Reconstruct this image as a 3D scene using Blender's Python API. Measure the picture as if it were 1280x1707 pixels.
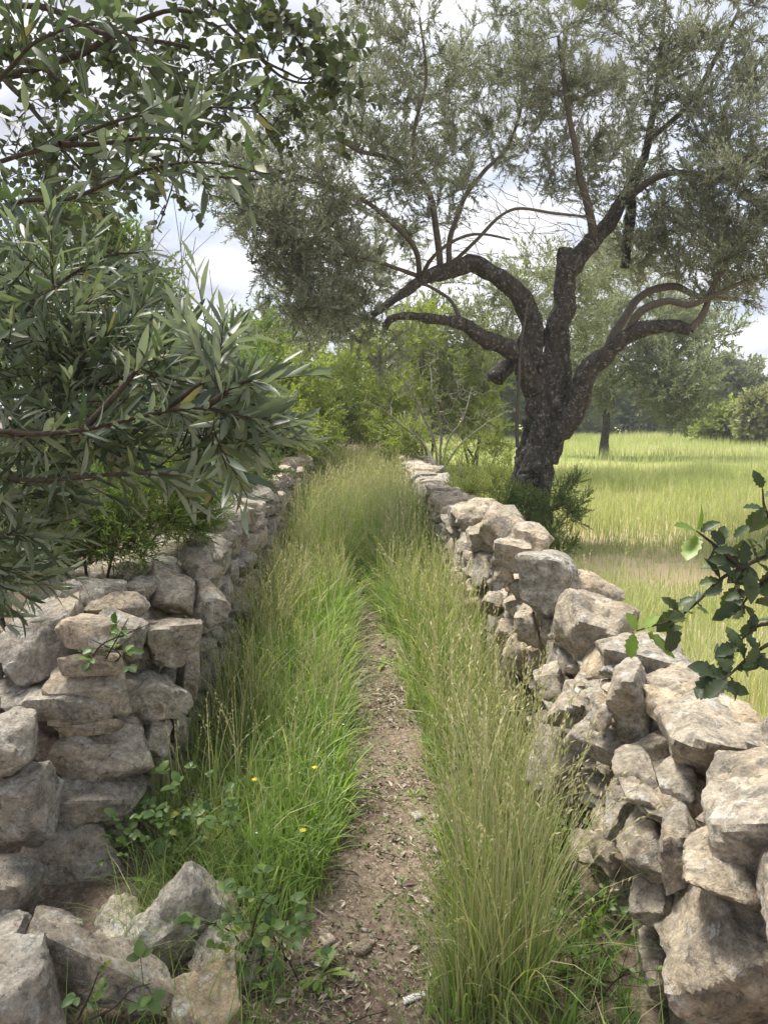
import bpy, math
import numpy as np
from mathutils import Matrix, Vector

# ------------------------------------------------------------------ camera, sky, sun, exposure
for o in list(bpy.data.objects): bpy.data.objects.remove(o)
scene = bpy.context.scene
C = scene.collection
R_ = math.radians
PITCH = R_(7.5); FPX = 1233.0; CAMZ = 1.6
cam = bpy.data.cameras.new("camera"); camo = bpy.data.objects.new("camera", cam); C.objects.link(camo)
camo.location = (0, 0, CAMZ); camo.rotation_euler = (math.pi/2 - PITCH, 0, 0)
cam.sensor_fit = 'VERTICAL'; cam.sensor_height = 36.0; cam.lens = 36.0*FPX/1707.0
cam.clip_start = 0.05; cam.clip_end = 3000
scene.camera = camo
scene.render.resolution_x = 767; scene.render.resolution_y = 1024
scene.view_settings.view_transform = 'Standard'; scene.view_settings.look = 'None'
scene.view_settings.exposure = 1.20; scene.view_settings.gamma = 1.0
scene.view_settings.use_curve_mapping = False
scene.render.engine = 'CYCLES'
cy = scene.cycles
cy.max_bounces = 5; cy.diffuse_bounces = 3; cy.glossy_bounces = 1; cy.transmission_bounces = 3; cy.transparent_max_bounces = 4
cy.use_denoising = True

SUN_EL, SUN_AZ = 66.0, -50.0     # azimuth from +Y (view), negative = left
world = bpy.data.worlds.new("World"); scene.world = world; world.use_nodes = True
def build_world():
    nt = world.node_tree; n = nt.nodes; l = nt.links; n.clear()
    out = n.new('ShaderNodeOutputWorld'); bg = n.new('ShaderNodeBackground'); bg.inputs[1].default_value = 0.1
    sky = n.new('ShaderNodeTexSky'); sky.sky_type = 'NISHITA'; sky.sun_disc = False
    sky.sun_elevation = R_(SUN_EL); sky.sun_rotation = R_(SUN_AZ); sky.air_density = 1.0; sky.dust_density = 2.0
    tc = n.new('ShaderNodeTexCoord')
    sep = n.new('ShaderNodeSeparateXYZ'); l.new(tc.outputs['Generated'], sep.inputs[0])
    ab = n.new('ShaderNodeMath'); ab.operation = 'ABSOLUTE'; l.new(sep.outputs[2], ab.inputs[0])
    ad = n.new('ShaderNodeMath'); ad.operation = 'ADD'; ad.inputs[1].default_value = 0.22; l.new(ab.outputs[0], ad.inputs[0])
    dv = n.new('ShaderNodeVectorMath'); dv.operation = 'DIVIDE'; l.new(tc.outputs['Generated'], dv.inputs[0]); l.new(ad.outputs[0], dv.inputs[1])
    mp = n.new('ShaderNodeMapping'); mp.inputs['Location'].default_value = (3.1, 1.7, 0.4); mp.inputs['Scale'].default_value = (1, 1, 0.3); l.new(dv.outputs[0], mp.inputs[0])
    nz = n.new('ShaderNodeTexNoise'); nz.inputs['Scale'].default_value = 1.15; nz.inputs['Detail'].default_value = 7; nz.inputs['Roughness'].default_value = 0.55
    l.new(mp.outputs[0], nz.inputs['Vector'])
    mask = n.new('ShaderNodeMapRange'); mask.inputs[1].default_value = 0.33; mask.inputs[2].default_value = 0.52
    mask.inputs[3].default_value = 0.35; mask.inputs[4].default_value = 1.0; l.new(nz.outputs[0], mask.inputs[0])
    nz2 = n.new('ShaderNodeTexNoise'); nz2.inputs['Scale'].default_value = 2.6; nz2.inputs['Detail'].default_value = 6
    l.new(mp.outputs[0], nz2.inputs['Vector'])
    rp = n.new('ShaderNodeValToRGB'); rp.color_ramp.elements[0].position = 0.38; rp.color_ramp.elements[1].position = 0.60
    rp.color_ramp.elements[0].color = (2.9, 3.0, 3.5, 1); rp.color_ramp.elements[1].color = (5.3, 5.3, 5.5, 1)
    l.new(nz2.outputs[0], rp.inputs[0])
    mx = n.new('ShaderNodeMix'); mx.data_type = 'RGBA'; l.new(mask.outputs[0], mx.inputs[0]); l.new(sky.outputs[0], mx.inputs[6]); l.new(rp.outputs[0], mx.inputs[7])
    l.new(mx.outputs[2], bg.inputs[0]); l.new(bg.outputs[0], out.inputs[0])
build_world()
sun = bpy.data.lights.new("sun", 'SUN'); sun.energy = 3.6; sun.angle = R_(18); sun.color = (1.0, 0.95, 0.86)
suno = bpy.data.objects.new("sun", sun); C.objects.link(suno)
_sd = Vector((math.sin(R_(SUN_AZ))*math.cos(R_(SUN_EL)), math.cos(R_(SUN_AZ))*math.cos(R_(SUN_EL)), math.sin(R_(SUN_EL))))
suno.rotation_euler = _sd.to_track_quat('Z', 'Y').to_euler(); suno.location = (0, 0, 30)

# ------------------------------------------------------------------ projection of photo points into the place
CP, SP = math.cos(PITCH), math.sin(PITCH)
def ray(u, v):
    a = (u-640.0)/FPX; b = (v-853.5)/FPX
    return np.array([a, CP - b*SP, -SP - b*CP])
def at_d(u, v, d):
    r = ray(u, v); return np.array([0, 0, CAMZ]) + r*(d/r[1])
def at_z(u, v, z):
    r = ray(u, v); return np.array([0, 0, CAMZ]) + r*((z-CAMZ)/r[2])
def mpp(p):                       # metres per photo pixel at a point
    return (p[1]*CP - (p[2]-CAMZ)*SP)/FPX
SL = -0.033
def XL(d): return -0.76 + SL*d    # path-side faces of the two walls
def XR(d): return 0.74 + SL*d
def path_c(d): return np.interp(d, [0, 1.8, 2.6, 3.7, 4.7, 6.7, 9, 30], [-0.12, -0.09, 0.03, 0.02, -0.05, -0.23, -0.32, -1.0])

# ------------------------------------------------------------------ mesh helpers
def nrm(a): return a/np.maximum(np.linalg.norm(a, axis=-1, keepdims=True), 1e-9)
def _hash(ix, iy, iz, seed):
    h = (ix.astype(np.int64)*374761393 + iy.astype(np.int64)*668265263 + iz.astype(np.int64)*2147483647 + seed*1274126177) & 0xffffffff
    h = ((h ^ (h >> 13))*1274126177) & 0xffffffff
    h = (h ^ (h >> 16)) & 0xffffffff
    return h/4294967295.0*2-1
def vnoise(P, seed=0):
    P = np.asarray(P, float); i = np.floor(P).astype(np.int64); f = P-i; f = f*f*(3-2*f)
    r = 0
    for dx in (0, 1):
        for dy in (0, 1):
            for dz in (0, 1):
                w = (f[..., 0] if dx else 1-f[..., 0])*(f[..., 1] if dy else 1-f[..., 1])*(f[..., 2] if dz else 1-f[..., 2])
                r = r + w*_hash(i[..., 0]+dx, i[..., 1]+dy, i[..., 2]+dz, seed)
    return r
def fbm(P, seed=0, oct=4, lac=2.1, gain=0.5):
    r = 0; a = 1.0; P = np.asarray(P, float)
    for k in range(oct):
        r = r + a*vnoise(P, seed+k*17); P = P*lac; a *= gain
    return r

class Acc:
    def __init__(s): s.V = []; s.F = []; s.A = {}; s.n = 0
    def add(s, V, faces, **attrs):
        V = np.asarray(V, float).reshape(-1, 3); s.V.append(V)
        for F in faces: s.F.append(np.asarray(F, np.int64)+s.n)
        for k, v in attrs.items(): s.A.setdefault(k, []).append(np.broadcast_to(np.asarray(v, float), (len(V),)))
        s.n += len(V)
    def mesh(s, name, mat, smooth=True):
        V = np.concatenate(s.V) if s.V else np.zeros((0, 3))
        return mk_mesh(name, V, s.F, {k: np.concatenate(v) for k, v in s.A.items()}, mat, smooth)
def mk_mesh(name, V, F, attrs=None, mat=None, smooth=True, sharp=None):
    me = bpy.data.meshes.new(name)
    me.vertices.add(len(V)); me.vertices.foreach_set('co', np.asarray(V, np.float32).ravel())
    loops = np.concatenate([f.ravel() for f in F]).astype(np.int32)
    tot = np.concatenate([np.full(len(f), f.shape[1]) for f in F]).astype(np.int32)
    st = np.concatenate([[0], np.cumsum(tot)[:-1]]).astype(np.int32)
    me.loops.add(len(loops)); me.loops.foreach_set('vertex_index', loops)
    me.polygons.add(len(tot)); me.polygons.foreach_set('loop_start', st)
    me.update(calc_edges=True)
    me.polygons.foreach_set('use_smooth', np.full(len(tot), bool(smooth)))
    for k, v in (attrs or {}).items():
        a = me.attributes.new(k, 'FLOAT', 'POINT'); a.data.foreach_set('value', np.asarray(v, np.float32))
    if mat: me.materials.append(mat)
    if sharp: me.set_sharp_from_angle(angle=R_(sharp))
    return me
def tag(o, label=None, cat=None, group=None, kind=None):
    if label: o['label'] = label
    if cat: o['category'] = cat
    if group: o['group'] = group
    if kind: o['kind'] = kind
    return o
def thing(name, loc, label, cat, group=None):
    o = bpy.data.objects.new(name, None); C.objects.link(o); o.location = [float(x) for x in loc]; o.empty_display_size = 0.1
    return tag(o, label, cat, group)
def part(name, me, parent=None, kind=None):      # mesh given in world coordinates
    o = bpy.data.objects.new(name, me); C.objects.link(o)
    if parent:
        o.parent = parent
        q = parent; off = Vector((0, 0, 0))
        while q: off += q.location; q = q.parent
        o.location = -off
    if kind: o['kind'] = kind
    return o
def piece(name, me, parent, M):                    # mesh in own coordinates, M its world matrix
    o = bpy.data.objects.new(name, me); C.objects.link(o)
    if parent is not None:
        o.parent = parent
        q = parent; off = Vector((0, 0, 0))
        while q: off += q.location; q = q.parent
        M = Matrix.Translation(-off) @ M
    o.matrix_basis = M
    return o
def frame_matrix(B, D, N, L):
    D = nrm(np.asarray(D, float)); N = np.asarray(N, float); N = nrm(N - D*np.dot(N, D)); S = np.cross(D, N)
    return Matrix(((S[0]*L, D[0]*L, N[0]*L, B[0]), (S[1]*L, D[1]*L, N[1]*L, B[1]), (S[2]*L, D[2]*L, N[2]*L, B[2]), (0, 0, 0, 1)))

# ------------------------------------------------------------------ materials
def new_mat(name):
    m = bpy.data.materials.new(name); m.use_nodes = True; nt = m.node_tree; nt.nodes.clear()
    out = nt.nodes.new('ShaderNodeOutputMaterial'); return m, nt.nodes, nt.links, out
def ramp(n, l, fac, stops):
    r = n.new('ShaderNodeValToRGB'); cr = r.color_ramp
    while len(cr.elements) < len(stops): cr.elements.new(0.5)
    for e, (p, c) in zip(cr.elements, stops):
        e.position = p; e.color = (c[0], c[1], c[2], 1) if not isinstance(c, (int, float)) else (c, c, c, 1)
    l.new(fac, r.inputs[0]); return r.outputs[0]
def mixc(n, l, fac, a, b, mode='MIX'):
    m = n.new('ShaderNodeMix'); m.data_type = 'RGBA'; m.blend_type = mode
    for v, i in ((fac, 0), (a, 6), (b, 7)):
        if isinstance(v, (int, float)): m.inputs[i].default_value = v
        elif isinstance(v, tuple): m.inputs[i].default_value = (*v, 1)
        else: l.new(v, m.inputs[i])
    return m.outputs[2]
def noise(n, l, vec, scale, detail=4, rough=0.55, dist=0.0):
    t = n.new('ShaderNodeTexNoise'); t.inputs['Scale'].default_value = scale; t.inputs['Detail'].default_value = detail
    t.inputs['Roughness'].default_value = rough; t.inputs['Distortion'].default_value = dist
    if vec is not None: l.new(vec, t.inputs['Vector'])
    return t.outputs[0]
def rnd_value(n, l):
    a = n.new('ShaderNodeAttribute'); a.attribute_name = 'rnd'
    oi = n.new('ShaderNodeObjectInfo')
    s = n.new('ShaderNodeMath'); s.operation = 'ADD'; l.new(a.outputs['Fac'], s.inputs[0]); l.new(oi.outputs['Random'], s.inputs[1])
    f = n.new('ShaderNodeMath'); f.operation = 'FRACT'; l.new(s.outputs[0], f.inputs[0]); return f.outputs[0]
def position(n): return n.new('ShaderNodeNewGeometry').outputs['Position']

def leaf_mat(name, stops, back=None, trans=0.35, tcol=None, rough=0.45, spec=0.4, along=None, mottle=0.25):
    """two-sided leaf: colour by leaf, lower side paler, light passes through"""
    m, n, l, out = new_mat(name)
    r = rnd_value(n, l); col = ramp(n, l, r, stops)
    if mottle:
        nz = noise(n, l, position(n), 30, 3)
        col = mixc(n, l, 1.0, col, ramp(n, l, nz, [(0.25, 1-mottle), (0.75, 1+mottle*0.6)]), 'MULTIPLY')
    if along:                       # colour along a blade: attribute t, 0 root to 1 tip
        t = n.new('ShaderNodeAttribute'); t.attribute_name = 't'
        col = mixc(n, l, ramp(n, l, t.outputs['Fac'], along[0]), col, along[1])
    if back:
        g = n.new('ShaderNodeNewGeometry'); col = mixc(n, l, g.outputs['Backfacing'], col, back)
    p = n.new('ShaderNodeBsdfPrincipled'); l.new(col, p.inputs['Base Color']); p.inputs['Roughness'].default_value = rough
    p.inputs['Specular IOR Level'].default_value = spec
    tr = n.new('ShaderNodeBsdfTranslucent')
    l.new(mixc(n, l, 1.0, col, tcol or (1.15, 1.25, 0.6), 'MULTIPLY'), tr.inputs[0])
    mx = n.new('ShaderNodeMixShader'); mx.inputs[0].default_value = trans
    l.new(p.outputs[0], mx.inputs[1]); l.new(tr.outputs[0], mx.inputs[2]); l.new(mx.outputs[0], out.inputs[0]); return m

def stone_material():
    m, n, l, out = new_mat("weathered_limestone")
    pos = position(n)
    rv = rnd_value(n, l)
    cmb = n.new('ShaderNodeCombineXYZ'); sc = n.new('ShaderNodeMath'); sc.operation = 'MULTIPLY'; sc.inputs[1].default_value = 37.0
    l.new(rv, sc.inputs[0])
    for i in range(3): l.new(sc.outputs[0], cmb.inputs[i])
    va = n.new('ShaderNodeVectorMath'); va.operation = 'ADD'; l.new(pos, va.inputs[0]); l.new(cmb.outputs[0], va.inputs[1]); P = va.outputs[0]
    wa = n.new('ShaderNodeAttribute'); wa.attribute_name = 'warm'
    grey = ramp(n, l, rv, [(0.0, (0.34, 0.315, 0.27)), (0.35, (0.44, 0.395, 0.325)), (0.7, (0.30, 0.278, 0.24)), (1.0, (0.49, 0.445, 0.37))])
    col = mixc(n, l, wa.outputs['Fac'], grey, (0.54, 0.41, 0.25))
    big = noise(n, l, P, 4.0, 6, 0.62, 0.5)
    col = mixc(n, l, ramp(n, l, big, [(0.48, 0.0), (0.66, 0.6)]), col, (0.40, 0.32, 0.215))        # ochre weathering
    md = noise(n, l, P, 13.0, 8, 0.72, 0.3)
    col = mixc(n, l, 1.0, col, ramp(n, l, md, [(0.30, 0.52), (0.5, 1.0), (0.70, 1.42)]), 'MULTIPLY')
    dk = noise(n, l, P, 6.5, 9, 0.74, 0.7)
    col = mixc(n, l, ramp(n, l, dk, [(0.53, 0.0), (0.59, 0.55), (0.72, 0.8)]), col, (0.13, 0.125, 0.115))   # dark lichen crust
    pl = noise(n, l, P, 11.0, 9, 0.76, 0.5)
    col = mixc(n, l, ramp(n, l, pl, [(0.555, 0.0), (0.60, 0.7), (0.7, 0.9)]), col, (0.55, 0.54, 0.50))          # pale lichen
    sp = noise(n, l, P, 62.0, 7, 0.8)
    col = mixc(n, l, 1.0, col, ramp(n, l, sp, [(0.30, 0.34), (0.44, 0.85), (0.55, 1.08), (0.70, 1.6)]), 'MULTIPLY')
    ds = noise(n, l, P, 30.0, 8, 0.8, 0.4)
    col = mixc(n, l, ramp(n, l, ds, [(0.56, 0.0), (0.61, 0.75)]), col, (0.10, 0.096, 0.088))            # dark lichen flecks
    p = n.new('ShaderNodeBsdfPrincipled'); l.new(col, p.inputs['Base Color']); p.inputs['Roughness'].default_value = 0.92
    p.inputs['Specular IOR Level'].default_value = 0.2
    b1 = n.new('ShaderNodeBump'); b1.inputs['Strength'].default_value = 1.0; b1.inputs['Distance'].default_value = 0.03
    l.new(noise(n, l, P, 14.0, 10, 0.7, 0.3), b1.inputs['Height'])
    b2 = n.new('ShaderNodeBump'); b2.inputs['Strength'].default_value = 0.5; b2.inputs['Distance'].default_value = 0.004
    l.new(noise(n, l, P, 150.0, 4, 0.7), b2.inputs['Height']); l.new(b1.outputs[0], b2.inputs['Normal'])
    l.new(b2.outputs[0], p.inputs['Normal']); l.new(p.outputs[0], out.inputs[0]); return m

def bark_material(name, c1, c2, lichen, amount=0.62, scale=1.0):
    m, n, l, out = new_mat(name); pos = position(n)
    mp = n.new('ShaderNodeMapping'); mp.inputs['Scale'].default_value = (1, 1, 0.55); l.new(pos, mp.inputs[0])
    nz = noise(n, l, mp.outputs[0], 17*scale, 9, 0.74, 0.5)
    col = mixc(n, l, ramp(n, l, nz, [(0.35, 0.0), (0.65, 1.0)]), c1, c2)
    lz = noise(n, l, pos, 21*scale, 8, 0.78)
    col = mixc(n, l, ramp(n, l, lz, [(amount-0.03, 0.0), (amount+0.05, 0.85)]), col, lichen)
    p = n.new('ShaderNodeBsdfPrincipled'); l.new(col, p.inputs['Base Color']); p.inputs['Roughness'].default_value = 0.9
    p.inputs['Specular IOR Level'].default_value = 0.15
    b = n.new('ShaderNodeBump'); b.inputs['Strength'].default_value = 1.0; b.inputs['Distance'].default_value = 0.05/scale
    l.new(nz, b.inputs['Height']); l.new(b.outputs[0], p.inputs['Normal']); l.new(p.outputs[0], out.inputs[0]); return m

def plain_mat(name, c, rough=0.7, var=0.3, scale=20):
    m, n, l, out = new_mat(name)
    nz = noise(n, l, position(n), scale, 5)
    col = mixc(n, l, 1.0, c, ramp(n, l, nz, [(0.3, 1-var), (0.7, 1+var)]), 'MULTIPLY')
    p = n.new('ShaderNodeBsdfPrincipled'); l.new(col, p.inputs['Base Color']); p.inputs['Roughness'].default_value = rough
    l.new(p.outputs[0], out.inputs[0]); return m

def ground_material():
    m, n, l, out = new_mat("soil_and_dry_litter"); pos = position(n)
    a = noise(n, l, pos, 3.0, 6, 0.6); b = noise(n, l, pos, 45.0, 6, 0.7, 0.8); c = noise(n, l, pos, 0.35, 4)
    col = mixc(n, l, ramp(n, l, a, [(0.35, 0.0), (0.68, 1.0)]), (0.13, 0.095, 0.072), (0.21, 0.165, 0.128))
    col = mixc(n, l, ramp(n, l, b, [(0.50, 0.0), (0.62, 0.8)]), col, (0.33, 0.275, 0.21))
    col = mixc(n, l, ramp(n, l, b, [(0.32, 0.75), (0.44, 0.0)]), col, (0.06, 0.045, 0.036))
    sx = n.new('ShaderNodeSeparateXYZ'); l.new(pos, sx.inputs[0])
    # the field beyond the right wall carries straw-coloured stubble
    fx = n.new('ShaderNodeMapRange'); fx.inputs[1].default_value = 1.2; fx.inputs[2].default_value = 2.0; l.new(sx.outputs[0], fx.inputs[0])
    fcol = mixc(n, l, ramp(n, l, a, [(0.4, 0.0), (0.6, 1.0)]), (0.46, 0.35, 0.23), (0.42, 0.36, 0.21))
    fcol = mixc(n, l, ramp(n, l, b, [(0.45, 0.0), (0.65, 0.6)]), fcol, (0.58, 0.47, 0.33))
    fy = n.new('ShaderNodeMapRange'); fy.inputs[1].default_value = 12; fy.inputs[2].default_value = 26; l.new(sx.outputs[1], fy.inputs[0])
    fcol = mixc(n, l, fy.outputs[0], fcol, mixc(n, l, ramp(n, l, c, [(0.4, 0.0), (0.6, 1.0)]), (0.34, 0.34, 0.13), (0.27, 0.31, 0.11)))
    col = mixc(n, l, fx.outputs[0], col, fcol)
    p = n.new('ShaderNodeBsdfPrincipled'); l.new(col, p.inputs['Base Color']); p.inputs['Roughness'].default_value = 0.95
    p.inputs['Specular IOR Level'].default_value = 0.1
    bp = n.new('ShaderNodeBump'); bp.inputs['Strength'].default_value = 0.8; bp.inputs['Distance'].default_value = 0.015
    l.new(b, bp.inputs['Height']); l.new(bp.outputs[0], p.inputs['Normal']); l.new(p.outputs[0], out.inputs[0]); return m

M_STONE = stone_material()
M_CORE = plain_mat("earth_fill", (0.10, 0.082, 0.065), 0.95, 0.5, 12)
M_GROUND = ground_material()
M_BARK = bark_material("olive_bark", (0.030, 0.027, 0.024), (0.115, 0.103, 0.09), (0.36, 0.35, 0.31), 0.575)
M_TWIG = bark_material("olive_twig_bark", (0.085, 0.075, 0.062), (0.17, 0.15, 0.12), (0.26, 0.25, 0.22), 0.62, 2.0)
M_GREYTWIG = bark_material("pale_dead_wood", (0.20, 0.185, 0.16), (0.34, 0.32, 0.28), (0.45, 0.44, 0.40), 0.62, 2.0)
M_BROWNTWIG = bark_material("brown_twig_bark", (0.055, 0.044, 0.035), (0.13, 0.105, 0.083), (0.22, 0.20, 0.17), 0.66, 3.0)
M_OLIVE = leaf_mat("olive_leaf", [(0.0, (0.11, 0.13, 0.086)), (0.5, (0.16, 0.18, 0.12)), (0.85, (0.21, 0.225, 0.15)), (1.0, (0.29, 0.28, 0.165))], (0.33, 0.355, 0.29), 0.33, (1.1, 1.15, 0.75), 0.42, 0.4, mottle=0)
M_OLIVE_FAR = leaf_mat("olive_leaf_distant", [(0.0, (0.13, 0.16, 0.085)), (0.5, (0.18, 0.21, 0.115)), (1.0, (0.25, 0.265, 0.15))], (0.30, 0.33, 0.23), 0.32, (1.1, 1.15, 0.7), 0.5, 0.3, mottle=0)
M_SHRUB = leaf_mat("glaucous_lance_leaf", [(0.0, (0.052, 0.076, 0.044)), (0.4, (0.078, 0.11, 0.06)), (0.8, (0.12, 0.158, 0.088)), (0.95, (0.20, 0.23, 0.115)), (1.0, (0.30, 0.26, 0.12))], (0.24, 0.28, 0.215), 0.28, (1.0, 1.15, 0.65), 0.42, 0.45)
M_CAROB = leaf_mat("round_leathery_leaf", [(0.0, (0.060, 0.080, 0.045)), (0.55, (0.088, 0.112, 0.060)), (0.9, (0.13, 0.16, 0.075)), (1.0, (0.19, 0.21, 0.08))], (0.11, 0.135, 0.085), 0.26, (1.0, 1.15, 0.6), 0.45, 0.35)
M_OAK = leaf_mat("oval_oak_leaf", [(0.0, (0.035, 0.052, 0.025)), (0.6, (0.055, 0.08, 0.034)), (1.0, (0.09, 0.12, 0.045))], (0.10, 0.125, 0.075), 0.2, (1.0, 1.25, 0.45), 0.48, 0.35)
M_BRIGHT = leaf_mat("young_bright_leaf", [(0.0, (0.15, 0.24, 0.045)), (1.0, (0.22, 0.31, 0.06))], None, 0.4, (1.0, 1.3, 0.35), 0.4, 0.4)
M_YELLOWGREEN = leaf_mat("yellow_green_leaf", [(0.0, (0.19, 0.245, 0.06)), (0.5, (0.27, 0.325, 0.085)), (1.0, (0.38, 0.41, 0.13))], (0.30, 0.345, 0.13), 0.42, (1.1, 1.2, 0.5), 0.5, 0.3, mottle=0)
M_MIDGREEN = leaf_mat("mid_green_leaf", [(0.0, (0.095, 0.14, 0.045)), (0.5, (0.14, 0.195, 0.06)), (1.0, (0.21, 0.265, 0.085))], (0.18, 0.225, 0.10), 0.38, (1.0, 1.25, 0.4), 0.45, 0.35, mottle=0)
M_FEATHER = leaf_mat("fine_linear_leaf", [(0.0, (0.12, 0.18, 0.05)), (0.5, (0.17, 0.24, 0.07)), (1.0, (0.26, 0.31, 0.10))], None, 0.35, (1.0, 1.25, 0.4), 0.5, 0.3, mottle=0)
M_FLOWERBUSH = leaf_mat("pale_flowering_leaf", [(0.0, (0.16, 0.19, 0.08)), (0.5, (0.30, 0.30, 0.15)), (1.0, (0.46, 0.44, 0.26))], None, 0.3, (1.0, 1.1, 0.6), 0.6, 0.2, mottle=0)
M_BRAMBLE = leaf_mat("bramble_leaf", [(0.0, (0.075, 0.135, 0.036)), (0.6, (0.115, 0.19, 0.05)), (0.93, (0.16, 0.24, 0.06)), (1.0, (0.32, 0.34, 0.06))], (0.15, 0.20, 0.11), 0.3, (1.0, 1.3, 0.4), 0.42, 0.4)
M_GRASS = leaf_mat("path_grass_blade", [(0.0, (0.165, 0.275, 0.065)), (0.4, (0.24, 0.345, 0.095)), (0.65, (0.35, 0.40, 0.16)), (0.85, (0.50, 0.48, 0.26)), (1.0, (0.62, 0.55, 0.36))], None, 0.45, (1.0, 1.2, 0.45), 0.5, 0.3, ([(0.0, 0.55), (0.22, 0.0), (0.8, 0.0), (1.0, 0.3)], (0.38, 0.36, 0.17)), 0)
M_LUSH = leaf_mat("lush_grass_blade", [(0.0, (0.165, 0.255, 0.062)), (0.6, (0.24, 0.335, 0.088)), (1.0, (0.34, 0.41, 0.14))], None, 0.45, (1.0, 1.25, 0.4), 0.42, 0.35, None, 0)
M_STEM = leaf_mat("seeding_grass_stem", [(0.0, (0.36, 0.37, 0.18)), (0.4, (0.48, 0.46, 0.25)), (0.75, (0.56, 0.52, 0.31)), (1.0, (0.64, 0.57, 0.39))], None, 0.3, (1.0, 1.1, 0.6), 0.55, 0.25, ([(0.0, 0.55), (0.5, 0.35), (0.8, 0.0)], (0.17, 0.235, 0.065)), 0)
M_FIELD = leaf_mat("field_grass_blade", [(0.0, (0.29, 0.38, 0.14)), (0.5, (0.45, 0.49, 0.25)), (0.8, (0.62, 0.59, 0.38)), (1.0, (0.70, 0.64, 0.46))], None, 0.42, (1.0, 1.15, 0.55), 0.55, 0.25, ([(0.0, 0.0), (0.55, 0.05), (1.0, 0.55)], (0.50, 0.47, 0.24)), 0)
M_LITTER = leaf_mat("dry_leaf_litter", [(0.0, (0.10, 0.068, 0.052)), (0.35, (0.20, 0.15, 0.115)), (0.7, (0.36, 0.295, 0.225)), (1.0, (0.60, 0.54, 0.45))], None, 0.1, (1, 0.9, 0.7), 0.7, 0.2, mottle=0)
M_PETAL = leaf_mat("yellow_petal", [(0.0, (0.70, 0.55, 0.03)), (1.0, (0.75, 0.62, 0.06))], None, 0.3, (1, 0.9, 0.3), 0.5, 0.2, mottle=0)
M_WHITEPETAL = leaf_mat("white_petal", [(0.0, (0.75, 0.76, 0.72)), (1.0, (0.8, 0.8, 0.78))], None, 0.3, (1, 1, 0.95), 0.5, 0.2, mottle=0)
M_REDLEAF = leaf_mat("reddish_young_leaf", [(0.0, (0.13, 0.055, 0.05)), (1.0, (0.16, 0.08, 0.06))], None, 0.35, (1.2, 0.8, 0.6), 0.4, 0.4)
M_PLASTIC = plain_mat("white_ribbed_plastic", (0.70, 0.69, 0.66), 0.5, 0.25, 45)

# ------------------------------------------------------------------ shape generators
def cube_sphere(n):
    V = []; F = []; idx = {}
    def vid(p):
        k = tuple(np.round(p, 6))
        if k not in idx: idx[k] = len(V); V.append(p)
        return idx[k]
    g = np.tan(np.linspace(-1, 1, n+1)*math.pi/4)
    for ax in range(3):
        for s in (-1, 1):
            for i in range(n):
                for j in range(n):
                    q = []
                    for (a, b) in ((i, j), (i+1, j), (i+1, j+1), (i, j+1)):
                        p = np.zeros(3); p[ax] = s; p[(ax+1) % 3] = g[a]; p[(ax+2) % 3] = g[b]; q.append(vid(p))
                    F.append(q if s > 0 else q[::-1])
    V = nrm(np.array(V)); return V, np.array(F)
_CS = {}
def stone_verts(dims, seed, n=8, rough=0.07, cuts=6, sharp=14.0, round_=0.0):
    if n not in _CS: _CS[n] = cube_sphere(n)
    D, F = _CS[n]; r = np.random.default_rng(seed)
    N = []; dd = []
    for ax in range(3):
        for s in (-1, 1):
            v = np.zeros(3); v[ax] = s; v = v + r.normal(0, 0.22, 3); N.append(v/np.linalg.norm(v)); dd.append(r.uniform(0.80, 1.10))
    for k in range(cuts):
        v = r.normal(0, 1, 3); v /= np.linalg.norm(v); N.append(v); dd.append(r.uniform(0.86, 1.28))
    N = np.array(N); dd = np.array(dd)
    q = np.maximum(D @ N.T, 0)/dd
    rad = np.power(np.sum(q**sharp, axis=1), -1.0/sharp)
    if round_: rad = rad*(1-round_) + round_*np.median(rad)
    V = D*rad[:, None]
    lo, hi = V.min(0), V.max(0); V = (V-(lo+hi)/2)/(hi-lo)
    V = V*np.asarray(dims)
    o = r.uniform(-50, 50, 3); s = float(np.mean(dims))
    rd = 1-np.abs(fbm(V/s*3.1+o+9, seed % 83, 3))
    disp = fbm(V/s*2.3+o, seed % 97, 3)*rough*0.8*s + (rd-0.75)*rough*0.9*s
    if n > 7: disp = disp + fbm(V/s*9+o, seed % 89, 3)*rough*0.30*s
    V = V + D*disp[:, None]
    return V, F
def rotm(rx, ry, rz):
    return np.array(Matrix.Rotation(rz, 3, 'Z') @ Matrix.Rotation(ry, 3, 'Y') @ Matrix.Rotation(rx, 3, 'X'))

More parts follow.
